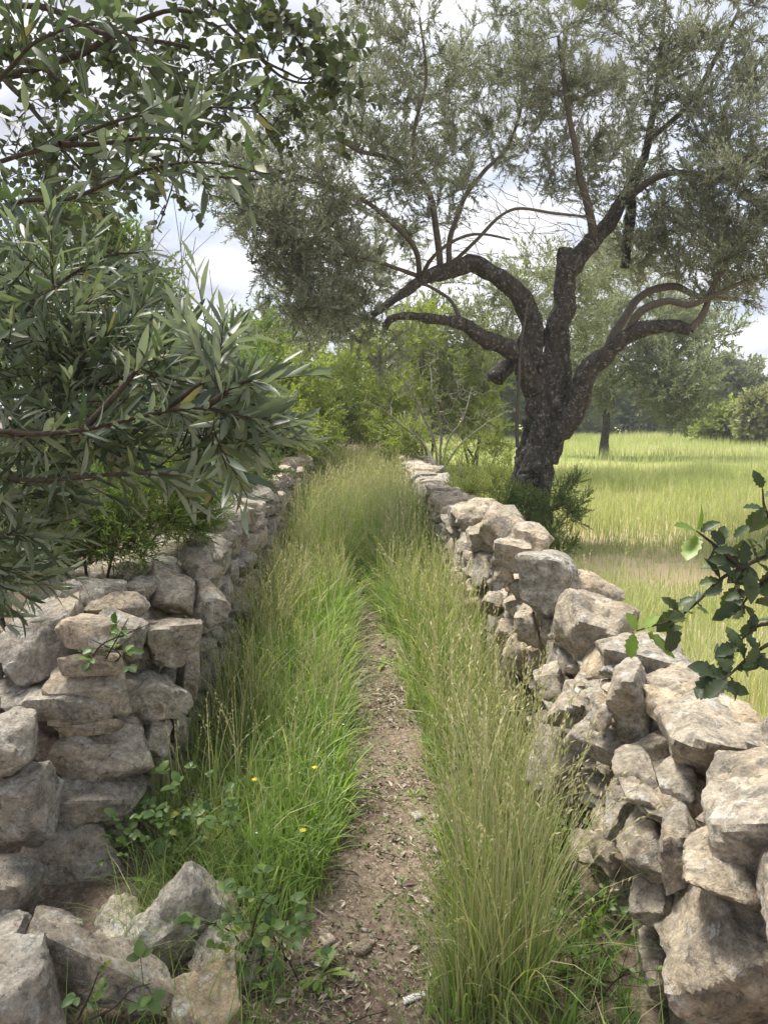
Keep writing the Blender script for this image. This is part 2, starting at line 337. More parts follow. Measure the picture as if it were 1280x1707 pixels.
def tube(P, rad, sides=8, bumps=0.0, seed=0, cap=True, ridge=0.0):
    P = np.asarray(P, float); rad = np.asarray(rad, float); n = len(P)
    T = np.gradient(P, axis=0); T = nrm(T)
    ref = np.array([0.13, 0.98, 0.1]) if abs(T[:, 1]).mean() < 0.85 else np.array([1.0, 0.1, 0.05])
    A = nrm(np.cross(T, ref)); B = np.cross(T, A)
    th = np.linspace(0, 2*math.pi, sides, endpoint=False)
    ring = A[:, None, :]*np.cos(th)[None, :, None] + B[:, None, :]*np.sin(th)[None, :, None]
    rr = rad[:, None]*np.ones((1, sides))
    if bumps:
        q = P[:, None, :] + ring*rr[..., None]
        rr = rr*(1 + bumps*fbm(q*np.array([6, 6, 3.0]), seed, 4) + bumps*0.45*fbm(q*np.array([19, 19, 8.0]), seed+7, 3) + ridge*np.abs(np.sin(th*2.5+P[:, 2:3]*2.0+seed)))
    V = P[:, None, :] + ring*rr[..., None]
    i = np.arange(n-1)[:, None]*sides; j = np.arange(sides)[None, :]; j2 = (j+1) % sides
    F = np.stack([i+j, i+j2, i+sides+j2, i+sides+j], -1).reshape(-1, 4)
    V = V.reshape(-1, 3); faces = [F]
    if cap:
        V = np.concatenate([V, P[-1:]+T[-1:]*rad[-1]*0.25]); k = len(V)-1
        jj = np.arange(sides); faces.append(np.stack([(n-1)*sides+jj, (n-1)*sides+(jj+1) % sides, np.full(sides, k)], -1))
    return V, faces
def smooth_path(P, rad, sub=5):
    """Catmull-Rom through waypoints"""
    P = np.asarray(P, float); rad = np.asarray(rad, float)
    Q = np.concatenate([[2*P[0]-P[1]], P, [2*P[-1]-P[-2]]]); o = []; ro = []
    for i in range(len(P)-1):
        p0, p1, p2, p3 = Q[i:i+4]
        for t in np.linspace(0, 1, sub, endpoint=False):
            o.append(0.5*((2*p1)+(-p0+p2)*t+(2*p0-5*p1+4*p2-p3)*t*t+(-p0+3*p1-3*p2+p3)*t**3)); ro.append(rad[i]*(1-t)+rad[i+1]*t)
    o.append(P[-1]); ro.append(rad[-1]); return np.array(o), np.array(ro)
def thin_rods(A, B, r0, r1):
    """batch of straight 3-sided rods"""
    A = np.asarray(A); B = np.asarray(B); T = nrm(B-A); ref = np.where(np.abs(T[:, 2:3]) < 0.8, np.array([[0, 0, 1.0]]), np.array([[1.0, 0, 0]]))
    U = nrm(np.cross(T, ref)); W = np.cross(T, U); V = []
    for k in range(3):
        c, s = math.cos(k*2.094), math.sin(k*2.094); V.append(A+(U*c+W*s)*np.reshape(r0, (-1, 1)))
    for k in range(3):
        c, s = math.cos(k*2.094), math.sin(k*2.094); V.append(B+(U*c+W*s)*np.reshape(r1, (-1, 1)))
    V = np.stack(V, 1).reshape(-1, 3); b = np.arange(len(A))[:, None]*6
    F = np.concatenate([b+np.array([[k, (k+1) % 3, 3+(k+1) % 3, 3+k]]) for k in range(3)]); return V, [F]
def leaves2(B, D, N, L, W, fold=0.35, mid=0.45):
    D = nrm(D); N = nrm(N-D*np.sum(N*D, 1, keepdims=True)); S = np.cross(D, N); L = np.reshape(L, (-1, 1)); W = np.reshape(W, (-1, 1))
    V = np.stack([B, B+D*L*mid+S*W/2+N*W*fold*0.5, B+D*L-N*L*0.06, B+D*L*mid-S*W/2+N*W*fold*0.5], 1).reshape(-1, 3)
    b = np.arange(len(B))[:, None]*4
    return V, [np.concatenate([b+np.array([[0, 1, 2]]), b+np.array([[0, 2, 3]])])]
LANCE = [(0.0, 0.05), (0.12, 0.38), (0.32, 0.88), (0.52, 1.0), (0.75, 0.72), (0.92, 0.26), (1.0, 0.0)]
OVAL = [(0.0, 0.04), (0.08, 0.10), (0.16, 0.55), (0.36, 0.95), (0.56, 1.0), (0.78, 0.78), (0.93, 0.42), (1.0, 0.02)]
ROUND = [(0.0, 0.05), (0.07, 0.10), (0.15, 0.62), (0.34, 0.97), (0.58, 1.0), (0.80, 0.80), (0.94, 0.46), (1.0, 0.10)]
def leaves_full(B, D, N, L, W, prof=LANCE, curl=0.12, fold=0.22, wave=0.0):
    D = nrm(D); N = nrm(N-D*np.sum(N*D, 1, keepdims=True)); S = np.cross(D, N); n = len(B)
    L = np.broadcast_to(np.reshape(L, (-1, 1)), (n, 1)); W = np.broadcast_to(np.reshape(W, (-1, 1)), (n, 1)); curl = np.broadcast_to(np.reshape(curl, (-1, 1)), (n, 1))
    rows = []
    for k, (t, w) in enumerate(prof):
        c = B+D*L*t-N*L*curl*t*t; h = W*w/2; wv = wave*math.sin(k*2.4)*W
        rows += [c+S*h+N*(h*fold*2+wv), c, c-S*h+N*(h*fold*2-wv)]
    V = np.stack(rows, 1).reshape(-1, 3); b = np.arange(n)[:, None]*(3*len(prof)); f = []
    for k in range(len(prof)-1):
        f += [b+np.array([[3*k+1, 3*k, 3*k+3, 3*k+4]]), b+np.array([[3*k+2, 3*k+1, 3*k+4, 3*k+5]])]
    return V, [np.concatenate(f)]
def shoots(rng, A, T, Ln, per, L, W, ang=(0.5, 1.0), tmin=0.12, up=0.25, pairs=True):
    """leaves set along shoots: returns base, direction, normal, length, width"""
    m = len(A); T = nrm(T); ref = np.where(np.abs(T[:, 2:3]) < 0.85, np.array([[0, 0, 1.0]]), np.array([[1.0, 0, 0]]))
    U = nrm(np.cross(T, ref)); W_ = np.cross(T, U)
    t = np.linspace(tmin, 1.0, per)[None, :] + rng.normal(0, 0.02, (m, per))
    az = (np.arange(per)[None, :]*(math.pi if pairs else 2.4)) + (np.floor(np.arange(per)/2)[None, :]*1.57 if pairs else 0) + rng.uniform(0, 6.28, (m, 1)) + rng.normal(0, 0.35, (m, per))
    a = rng.uniform(ang[0], ang[1], (m, per))*(1.1-0.45*t)
    per_ = U[:, None]*np.cos(az)[..., None]+W_[:, None]*np.sin(az)[..., None]
    D = T[:, None]*np.cos(a)[..., None]+per_*np.sin(a)[..., None]
    D = D + rng.normal(0, 0.13, D.shape); D[..., 2] += up*0.3; D = nrm(D)
    B = A[:, None]+T[:, None]*(t*np.reshape(Ln, (-1, 1)))[..., None]
    N = T[:, None]-per_*0.6+rng.normal(0, 0.3, D.shape); N[..., 2] += up*2
    f = rng.uniform(0.7, 1.15, (m, per))*(1-0.35*np.abs(t-0.5))
    LL = f*L; WW = f*W*rng.uniform(0.85, 1.15, (m, per))
    return B.reshape(-1, 3), D.reshape(-1, 3), nrm(N.reshape(-1, 3)), LL.ravel(), WW.ravel()
def blade_curve(base, h, lean, az, t):
    d = np.stack([np.cos(az), np.sin(az), 0*az], -1)
    k = np.minimum(lean, 1.4)
    return base + np.stack([0*h, 0*h, h*(t-0.32*k*t**2.4)], -1) + d*(k*h*t**2*0.75)[:, None]
def blades(rng, base, h, w, lean, az, segs=4):
    n = len(base); tw = az+math.pi/2+rng.normal(0, 0.7, n); S = np.stack([np.cos(tw), np.sin(tw), 0*tw], -1); rows = []; tt = []
    for k in range(segs):
        t = np.full(n, k/segs); c = blade_curve(base, h, lean, az, t); ww = (w*(0.75 if k == 0 else (1-0.75*(k/segs)**2))/2)[:, None]
        rows += [c-S*ww, c+S*ww]; tt += [k/segs]*2
    rows.append(blade_curve(base, h, lean, az, np.ones(n))); tt.append(1.0)
    nv = 2*segs+1; V = np.stack(rows, 1).reshape(-1, 3); b = np.arange(n)[:, None]*nv
    Q = [np.concatenate([b+np.array([[2*k, 2*k+1, 2*k+3, 2*k+2]]) for k in range(segs-1)])] if segs > 1 else []; Tt = b+np.array([[2*segs-2, 2*segs-1, 2*segs]])
    return V, Q+[Tt], np.tile(tt, n)
def add_blades(acc, rng, base, h, w, lean, az, segs=4, rnd=None):
    V, F, t = blades(rng, base, h, w, lean, az, segs); rnd = rng.uniform(0, 1, len(base)) if rnd is None else rnd
    acc.add(V, F, rnd=np.repeat(rnd, 2*segs+1), t=t)
def add_seed_stems(acc, rng, base, h, lean, az, w=0.0026, heads=9, head_len=0.2, sp=0.011, rnd=None):
    """thin stalks with a loose spike of seed husks"""
    n = len(base); rnd = rng.uniform(0, 1, n) if rnd is None else rnd
    V, F, t = blades(rng, base, h, np.full(n, w) if np.isscalar(w) else w, lean, az, 4); acc.add(V, F, rnd=np.repeat(rnd, 9), t=t)
    for k in range(heads):
        tk = np.full(n, 1-head_len*(1-k/heads)) + rng.uniform(-0.01, 0.01, n)
        c = blade_curve(base, h, lean, az, tk); c2 = blade_curve(base, h, lean, az, np.minimum(tk+0.03, 1.03)); T = nrm(c2-c)
        D = T + rng.normal(0, 0.28, (n, 3)); L = sp*rng.uniform(0.8, 1.5, n)*(h/0.6)
        V, F = leaves2(c, D, rng.normal(0, 1, (n, 3)), L, L*0.3); acc.add(V, F, rnd=np.repeat(rnd, 4), t=np.ones(len(V)))

def grow(P0, R0, tips, rng, sag=0.12, seg=0.28, rk=0.010, rmin=0.0035, lift=0.25):
    """connect every tip to the nearest wood already grown"""
    P = [np.asarray(p) for p in P0]; Rr = list(R0); lines = []
    base = np.asarray(P0); tips = np.asarray(tips)
    d0 = np.min(np.linalg.norm(tips[:, None]-base[None], axis=2), axis=1); order = np.argsort(d0)
    arr = np.array(P); cap = len(arr)
    buf = np.zeros((cap+len(tips)*14, 3)); buf[:cap] = arr; rb = np.zeros(len(buf)); rb[:cap] = Rr; n = cap
    for k in order:
        tip = tips[k]; i = int(np.argmin(np.sum((buf[:n]-tip)**2, 1) + 0.0)); a = buf[i]; L = np.linalg.norm(tip-a)
        if L < 0.03: continue
        m = int(min(12, max(2, round(L/seg)+1)))
        t = np.linspace(0, 1, m+1)[:, None]; off = rng.normal(0, 1, 3)*sag*L; off[2] += lift*sag*L*2
        pts = a+(tip-a)*t + off*(t*(1-t)*2.2) + np.concatenate([[np.zeros(3)], rng.normal(0, 0.02*L, (m-1, 3)), [np.zeros(3)]])
        r0 = min(rb[i]*0.75, rmin+rk*L); rad = r0+(rmin*0.7-r0)*t[:, 0]
        lines.append((pts, np.maximum(rad, rmin*0.6)))
        buf[n:n+m] = pts[1:]; rb[n:n+m] = rad[1:]; n += m
    return lines
def lines_acc(lines, sides=5):
    acc = Acc()
    for P, r in lines:
        V, F = tube(P, r, sides, cap=False); acc.add(V, F)
    return acc
def ell_points(rng, c, r, n, shell=0.35):
    d = nrm(rng.normal(0, 1, (n, 3))); q = rng.uniform(shell**3, 1, n)**(1/3); return np.asarray(c)+d*q[:, None]*np.asarray(r)

# ------------------------------------------------------------------ ground
def ground_z(x, y):
    x = np.asarray(x, float); y = np.asarray(y, float)
    P = np.stack([x, y, 0*x], -1)
    z = 0.025*fbm(P*1.6, 3, 3) + 0.012*fbm(P*6, 5, 2)
    z = z + 0.25*np.clip((XL(y)-0.35-x)/0.5, 0, 1)*np.clip((y-3.0)/1.5, 0, 1)
    pd = np.clip(1-np.abs(x-path_c(y))/0.35, 0, 1); z = z-0.03*pd*(y < 12)
    far = np.clip((np.hypot(x, y)-15)/60, 0, 1); z = z+far*0.25*fbm(P*0.05, 9, 2)*np.clip(1-(np.hypot(x, y)-150)/300, 0, 1)
    return z
def build_ground():
    xs = np.unique(np.concatenate([-np.geomspace(3, 1500, 26)[::-1], np.linspace(-3, 3, 90), np.geomspace(3, 1500, 40)]))
    ys = np.unique(np.concatenate([-np.geomspace(1, 1500, 14)[::-1], np.linspace(-1, 9, 130), np.geomspace(9, 1500, 50)]))
    X, Y = np.meshgrid(xs, ys); Z = ground_z(X, Y); V = np.stack([X, Y, Z], -1).reshape(-1, 3)
    nx = len(xs); i = np.arange(len(ys)-1)[:, None]*nx; j = np.arange(nx-1)[None]
    F = np.stack([i+j, i+j+1, i+nx+j+1, i+nx+j], -1).reshape(-1, 4)
    tag(part('ground', mk_mesh('ground', V, [F], None, M_GROUND)), kind='structure')
build_ground()

# ------------------------------------------------------------------ the two dry stone walls
def wall_h(side, d):
    if side < 0: return np.interp(d, [0, 2.2, 3, 5, 10, 20], [0.8, 0.86, 0.86, 0.84, 0.86, 0.8]) + 0.04*math.sin(d*3.1)
    return np.interp(d, [0, 1.5, 3, 5, 7.6, 8.6, 9.5, 20], [0.68, 0.66, 0.68, 0.70, 0.66, 0.52, 0.66, 0.7]) + 0.05*math.sin(d*2.3+1)
THICK = 0.52
class Wall:
    def __init__(s, side, d0, d1, label, seed):
        s.side = side; s.rng = np.random.default_rng(seed); s.items = []    # (V, F, rnd, warm, importance)
        s.d0, s.d1 = d0, d1; s.label = label
        s.fx = XL if side < 0 else XR
    def put(s, pos, dims, rot, n, seed, warm=None, rough=0.055, round_=0.0, sharp=14, cuts=6, imp=None, hand=False):
        V, F = stone_verts(dims, seed, n, rough, cuts, sharp, round_)
        V = V @ rotm(*rot).T + np.asarray(pos)
        if warm is None: warm = float(np.clip(s.rng.normal(0.12, 0.2), 0, 0.9))
        imp = imp if imp is not None else max(dims)/max(0.8, pos[1])
        s.items.append((V, F, float(s.rng.uniform()), warm, imp, np.asarray(pos, float)))
    def face_layer(s, da, db, recess, radii, nres, proud=0.05, skip=None):
        """dart-thrown rubble of several stone sizes on the path-side face"""
        rng = s.rng; pts = []; area = (db-da)*0.8
        for R, tries in radii:
            for _ in range(int(tries*area)):
                d = rng.uniform(da, db); H = wall_h(s.side, d); rz = R*rng.uniform(0.55, 0.85); z = rng.uniform(0.0, max(0.06, H-rz*0.4))
                rd = R*rng.uniform(0.9, 1.25); ok = True
                if pts:
                    A = np.array(pts); q = ((A[:, 0]-d)/(A[:, 2]+rd))**2+((A[:, 1]-z)/(A[:, 3]+rz))**2
                    ok = q.min() > 0.80
                if ok: pts.append((d, z, rd, rz))
        for (d, z, rd, rz) in pts:
            if skip and skip(d, z): continue
            T = rng.uniform(0.2, 0.3); x = s.fx(d) - s.side*(z*0.06*-1) + s.side*(T/2 + recess - rng.uniform(0, proud))
            n = nres(d)
            s.put((x, d, z), (T, rd*2*1.06, rz*2*1.08), (rng.normal(0, 0.16), rng.normal(0, 0.12), rng.normal(0, 0.14)), n, int(rng.integers(1e6)), cuts=int(rng.integers(5, 10)), sharp=rng.uniform(30, 70))
    def caps(s, da, db, nres, lo=0.22, hi=0.46):
        rng = s.rng; d = da
        while d < db:
            w = rng.uniform(lo, hi); H = wall_h(s.side, d)
            t = rng.uniform(0.30, 0.50); x = s.fx(d) + s.side*(t/2 - 0.05 + rng.uniform(0, 0.10))
            h = rng.uniform(0.11, 0.22)
            s.put((x, d+w/2, H+h*0.30), (t, w*1.1, h), (rng.normal(0, 0.12), rng.normal(0, 0.12), rng.normal(0, 0.25)), nres(d), int(rng.integers(1e6)), cuts=int(rng.integers(5, 10)), sharp=rng.uniform(30, 70))
            if t < THICK-0.1:
                t2 = THICK-t+0.1; s.put((s.fx(d)+s.side*(THICK-t2/2+0.05), d+w/2, H+0.02), (t2, w*1.1, h*0.9), (rng.normal(0, 0.12), rng.normal(0, 0.12), rng.normal(0, 0.3)), max(3, nres(d)-2), int(rng.integers(1e6)), imp=0.02)
            d += w*rng.uniform(0.82, 1.0)
    def finish(s, limit=298):
        root = thing('stone_wall', (s.fx(s.d0)+s.side*THICK/2, s.d0, 0), s.label, 'wall')
        it = sorted(s.items, key=lambda q: -q[4]); rest = Acc()
        for k, (V, F, r, w, imp, pos) in enumerate(it):
            if k < limit:
                me = mk_mesh('stone', V-pos, [F], {'rnd': np.full(len(V), r), 'warm': np.full(len(V), w)}, M_STONE, True, 30)
                o = bpy.data.objects.new('stone', me); C.objects.link(o); o.parent = root; o.location = Vector(pos)-root.location
            else: rest.add(V, [F], rnd=r, warm=w)
        if rest.n: part('rubble', rest.mesh('rubble', M_STONE), root, 'stuff')
        acc = Acc(); D = np.arange(s.d0+0.75, s.d1, 0.25); prof = []     # earth and rubble fill behind the faces
        for d in D:
            H = wall_h(s.side, d)-0.12; a = s.fx(d)+s.side*0.18; b = s.fx(d)+s.side*(THICK-0.06)
            prof.append([(a, d, -0.1), (a+s.side*0.03, d, H), (b, d, H), (b+s.side*0.03, d, -0.1)])
        V = np.array(prof); V = V + 0.02*np.stack([fbm(V*7, 4, 3)]*3, -1); m = len(D)
        q = [[4*i+j, 4*i+(j+1) % 4, 4*i+4+(j+1) % 4, 4*i+4+j] for i in range(m-1) for j in range(4)] + [[0, 1, 2, 3], [4*m-4, 4*m-3, 4*m-2, 4*m-1]]
        acc.add(V.reshape(-1, 3), [np.array(q)]); part('earth_fill', acc.mesh('earth_fill', M_CORE, False), root)
        return root

def res(d): return 7 if d < 3.2 else (6 if d < 5 else (5 if d < 8 else 3))
# -- left wall
wl = Wall(-1, 2.2, 17.5, 'dry stone wall left of the grassy path, half hidden under shrubs', 11)
# (u, v, width, height, distance, thickness, roll deg, yaw deg, warmth, roundness)
LEFT = [
 (121, 1436, 190, 192, 2.33, 0.26, -6, 18, 0.0, 0.1), (170, 1322, 152, 74, 2.40, 0.26, 6, 14, 0.12, 0.1), (170, 1250, 172, 112, 2.46, 0.30, 8, 22, 0.18, 0.05),
 (103, 1158, 210, 80, 2.48, 0.30, -2, 6, 0.0, 0.1), (72, 1068, 168, 122, 2.56, 0.34, -12, 26, 0.1, 0.0), (155, 998, 118, 84, 2.80, 0.28, 6, 20, 0.15, 0.05),
 (94, 985, 66, 66, 3.0, 0.24, 0, 0, 0.25, 0.1), (232, 987, 48, 54, 3.02, 0.2, 5, 0, 0.0, 0.0), (284, 984, 94, 84, 3.08, 0.34, 14, 30, 0.2, 0.0),
 (276, 1066, 112, 98, 2.86, 0.3, 4, 32, 0.3, 0.0), (246, 1156, 132, 90, 2.72, 0.28, -14, 28, 0.0, 0.0), (254, 1232, 66, 76, 2.68, 0.22, 8, 20, 0.2, 0.0),
 (42, 1340, 122, 170, 2.18, 0.26, 18, 10, 0.0, 0.15), (12, 1250, 104, 130, 2.14, 0.24, 4, 0, 0.05, 0.1), (18, 1482, 104, 122, 2.02, 0.24, 10, 0, 0.05, 0.2),
 (332, 914, 50, 46, 3.72, 0.3, 10, 20, 0.45, 0.0), (348, 1008, 60, 74, 3.12, 0.24, 24, 30, 0.1, 0.0), (338, 958, 74, 56, 3.35, 0.28, 16, 30, 0.25, 0.0),
 (316, 1120, 46, 110, 2.92, 0.2, 4, 30, 0.15, 0.0), (296, 1212, 40, 90, 2.82, 0.2, 2, 25, 0.3, 0.0), (372, 890, 60, 50, 4.2, 0.3, 8, 30, 0.3, 0.0), (60, 1215, 70, 40, 2.6, 0.2, 10, 0, 0, 0.1),
 (-70, 1130, 130, 120, 2.5, 0.3, -8, 0, 0.1, 0.1), (-90, 1330, 150, 170, 2.2, 0.3, 8, 0, 0.1, 0.1), (-60, 1010, 120, 90, 2.8, 0.3, 0, 0, 0.15, 0.1),
]
def real_dims(u, v, w, h, s, th, yaw):
    """true width and height of a block from its apparent size, its depth and the angle it is seen at"""
    a = PITCH+math.atan((v-853.5)/FPX); y = abs(R_(yaw)); W, H = w*s, h*s
    return (max((W-th*math.sin(y)*0.45)/math.cos(y), W*0.75)*1.06, th, max((H-th*math.sin(a)*0.42)/math.cos(a), H*0.72)*1.06)
for k, (u, v, w, h, d, th, roll, yaw, warm, rd) in enumerate(LEFT):
    p = at_d(u, v, d+th*0.35); s = mpp(at_d(u, v, d)); big = max(w, h) > 90
    wl.put(p, real_dims(u, v, w, h, s, th, yaw), (0.06, R_(roll), R_(yaw)), 18 if big else 11, 4100+k*7, warm=warm*0.5, rough=0.06, round_=rd*0.5, sharp=36, cuts=9, imp=9)
for k in range(60):          # smaller stones packed inside the broken end of the wall
    q = wl.rng; z = q.uniform(0.02, 0.80); d = q.uniform(2.74, 3.0); x = q.uniform(-1.65, -1.0); t = q.uniform(0.10, 0.2)
    wl.put((x, d, z), (t*1.3, t*1.2, t*0.9), tuple(q.normal(0, 0.3, 3)), 7, int(q.integers(1e6)), sharp=26, cuts=7, imp=0.03)
wl.face_layer(2.45, 4.2, 0.055, [(0.13, 25), (0.085, 80), (0.05, 250)], res, 0.03)
wl.face_layer(4.2, 9.0, 0.0, [(0.17, 14), (0.12, 40), (0.085, 120), (0.05, 240)], res, 0.07)
wl.face_layer(9.0, 17.5, 0.0, [(0.17, 30), (0.11, 100)], res, 0.07)
wl.caps(3.3, 17.5, res)
wl.finish()
# -- right wall
wr = Wall(1, 0.7, 19.5, 'dry stone wall with big cap stones right of the path', 23)
# (u, v, width, height, mode, value, thickness, roll, yaw, warmth, roundness); x: stone face lies on x = XR + value; z: stone centre height
RIGHT = [
 (896, 976, 108, 104, 'x', 0.06, 0.34, 4, -22, 0.0, 0.05), (956, 990, 130, 56, 'x', 0.22, 0.34, 14, -20, 0.45, 0.0), (962, 1058, 140, 128, 'x', 0.12, 0.40, 10, -24, 0.22, 0.0),
 (1058, 1115, 176, 80, 'x', 0.24, 0.34, 8, -15, 0.0, 0.0), (1036, 1190, 92, 150, 'x', 0.06, 0.30, -10, -26, 0.08, 0.0), (1116, 1168, 130, 66, 'x', 0.20, 0.30, 6, -20, 0.15, 0.0),
 (1150, 1215, 186, 90, 'x', 0.18, 0.26, -8, -16, 0.55, 0.0), (1180, 1275, 230, 150, 'x', 0.16, 0.40, 6, -20, 0.16, 0.08), (1240, 1395, 190, 200, 'x', 0.08, 0.36, -16, -25, 0.12, 0.12),
 (988, 1196, 54, 54, 'x', -0.02, 0.18, 22, -20, 0.4, 0.0), (984, 1240, 112, 72, 'x', 0.0, 0.24, 16, -24, 0.05, 0.1), (1040, 1292, 84, 58, 'x', 0.0, 0.22, -4, -20, 0.1, 0.0),
 (918, 1298, 112, 140, 'x', -0.02, 0.26, 6, -25, 0.05, 0.25), (1054, 1333, 52, 34, 'x', -0.02, 0.16, 10, 0, 0.15, 0.15), (1016, 1360, 68, 96, 'x', 0.0, 0.22, 14, -20, 0.12, 0.0),
 (1056, 1420, 94, 98, 'x', -0.03, 0.22, 4, -20, 0.22, 0.4), (1114, 1426, 76, 116, 'x', 0.0, 0.22, -10, -22, 0.0, 0.2), (1190, 1478, 156, 92, 'x', 0.0, 0.26, 12, -20, 0.2, 0.3),
 (1066, 1510, 84, 92, 'x', -0.02, 0.24, 0, -20, 0.1, 0.15), (1190, 1610, 210, 220, 'x', 0.0, 0.36, 10, -24, 0.3, 0.15), (1290, 1560, 130, 170, 'x', 0.0, 0.36, -6, -24, 0.15, 0.2),
 (984, 1316, 42, 38, 'x', 0.0, 0.16, 0, 0, 0.15, 0.0), (962, 1428, 42, 42, 'x', -0.03, 0.16, 10, 0, 0.3, 0.1), (998, 1432, 42, 56, 'x', 0.0, 0.16, -10, 0, 0.2, 0.0), (1076, 1361, 56, 32, 'x', 0.0, 0.18, 8, 0, 0.1, 0.0),
 (1110, 1330, 80, 70, 'x', 0.06, 0.24, -12, -20, 0.15, 0.0), (1110, 1570, 90, 80, 'x', 0.0, 0.24, 6, -20, 0.2, 0.1), (1084, 1640, 110, 120, 'x', 0.0, 0.3, 0, -20, 0.2, 0.2),
 (850, 1090, 56, 66, 'x', 0.0, 0.2, 10, -20, 0.3, 0.0), (868, 1050, 50, 60, 'x', 0.0, 0.2, -8, -20, 0.2, 0.0), (830, 1060, 44, 52, 'x', 0.0, 0.2, 0, -20, 0.35, 0.0), (840, 1130, 60, 60, 'x', 0.0, 0.2, 14, -20, 0.3, 0.0),
 (905, 1145, 66, 62, 'x', 0.0, 0.2, -6, -20, 0.15, 0.0), (930, 1190, 70, 60, 'x', 0.0, 0.2, 8, -20, 0.2, 0.0), (828, 960, 40, 46, 'x', 0.0, 0.2, 0, -20, 0.4, 0.0), (812, 1010, 40, 40, 'x', 0.0, 0.2, 10, -20, 0.3, 0.0),
 (868, 905, 76, 54, 'x', 0.16, 0.34, 12, -20, 0.22, 0.0), (820, 880, 90, 64, 'x', 0.10, 0.36, 14, -20, 0.28, 0.0), (845, 930, 80, 60, 'x', 0.05, 0.3, 8, -20, 0.18, 0.0), (786, 858, 72, 46, 'x', 0.12, 0.36, 10, -20, 0.3, 0.0), (790, 900, 60, 50, 'x', 0.03, 0.3, 6, -20, 0.25, 0.0),
 (1330, 1270, 170, 150, 'x', 0.34, 0.36, 6, -10, 0.1, 0.1), (1390, 1420, 200, 200, 'x', 0.30, 0.36, 6, -10, 0.1, 0.1), (1420, 1620, 200, 240, 'x', 0.25, 0.4, 6, -10, 0.1, 0.1),
]
def at_x(u, v, off):
    r = ray(u, v); t = (0.74+off)/(r[0]-SL*r[1]); return np.array([0, 0, CAMZ])+r*t
for k, (u, v, w, h, mode, val, th, roll, yaw, warm, rd) in enumerate(RIGHT):
    p0 = at_x(u, v, val); s = mpp(p0); p = p0 + nrm(p0-np.array([0, 0, CAMZ]))*0.0 + np.array([th*0.22, th*0.25, 0]); big = max(w, h) > 90
    wr.put(p, real_dims(u, v, w*1.05, h*1.05, s, th, yaw), (0.06, R_(roll), R_(yaw)), 18 if big else 11, 9200+k*13, warm=warm+0.02, rough=0.06, round_=rd*0.6, sharp=36, cuts=9, imp=9)
wr.face_layer(0.9, 4.8, 0.06, [(0.13, 25), (0.085, 80), (0.05, 250)], res, 0.03)
wr.face_layer(4.8, 9.0, 0.0, [(0.15, 20), (0.10, 60), (0.07, 160), (0.045, 240)], res, 0.07)
wr.face_layer(9.0, 19.5, 0.0, [(0.17, 30), (0.11, 100)], res, 0.07)
d = 0.9
while d < 6.2:                # broad outer row of slabs on the wall top
    q = wr.rng; w = q.uniform(0.26, 0.44); t = q.uniform(0.30, 0.42); h = q.uniform(0.16, 0.26)
    wr.put((XR(d)+0.27+q.normal(0, 0.03), d+w/2, float(np.interp(d, [1, 3, 6], [0.52, 0.56, 0.60]))), (t, w*1.1, h), (q.normal(0, 0.10), q.normal(0.12, 0.10), q.normal(0, 0.2)), 11, int(q.integers(1e6)), sharp=60, cuts=8, imp=0.05)
    d += w*0.95
wr.caps(5.6, 19.5, res)
wr.finish()

# fallen stones heaped at the foot of the left wall
FALLEN = [
 (165, 1612, 250, 96, 1.74, 0.13, 36, 10, 0.15, 0.05, 'long weathered stone lying diagonally across the fallen pile'),
 (287, 1548, 190, 140, 2.00, 0.16, -34, 12, 0.0, 0.05, 'grey slab leaning behind the fallen stones'),
 (374, 1604, 126, 78, 1.90, 0.2, -8, 16, 0.12, 0.15, 'small rounded grey-brown stone at the edge of the path'),
 (343, 1684, 132, 100, 1.72, 0.24, 6, 10, 0.75, 0.1, 'tan flat-topped stone at the bottom of the picture'),
 (196, 1538, 84, 34, 2.04, 0.2, -14, 20, 0.0, 0.0, 'thin flat pale stone wedged below the big block'),
 (30, 1655, 170, 180, 1.60, 0.28, 8, 8, 0.0, 0.1, 'large speckled grey stone in the bottom left corner'),
 (104, 1640, 52, 80, 1.80, 0.2, 0, 0, 0.1, 0.3, 'small dark round stone in the gap under the diagonal stone'),
 (6, 1562, 66, 50, 1.86, 0.2, 0, 0, 0.0, 0.1, 'small grey stone at the left edge above the corner stone'),
 (92, 1560, 90, 70, 1.92, 0.2, 12, 0, 0.2, 0.1, 'buff stone between the big block and the diagonal stone'),
]
for k, (u, v, w, h, d, th, roll, yaw, warm, rd, lab) in enumerate(FALLEN):
    p = at_d(u, v, d+0.06); s = mpp(at_d(u, v, d))
    V, F = stone_verts(real_dims(u, v, w, h, s, th, yaw), 7300+k*11, 18, 0.055, 8, 40, rd*0.4)
    V = V @ rotm(0.25, R_(roll), R_(yaw)).T
    o = bpy.data.objects.new('fallen_stone', mk_mesh('fallen_stone', V, [F], {'rnd': np.full(len(V), 0.13*k % 1), 'warm': np.full(len(V), warm)}, M_STONE, True, 30)); C.objects.link(o); o.location = p
    tag(o, lab, 'stone', 'stones fallen from the left wall')

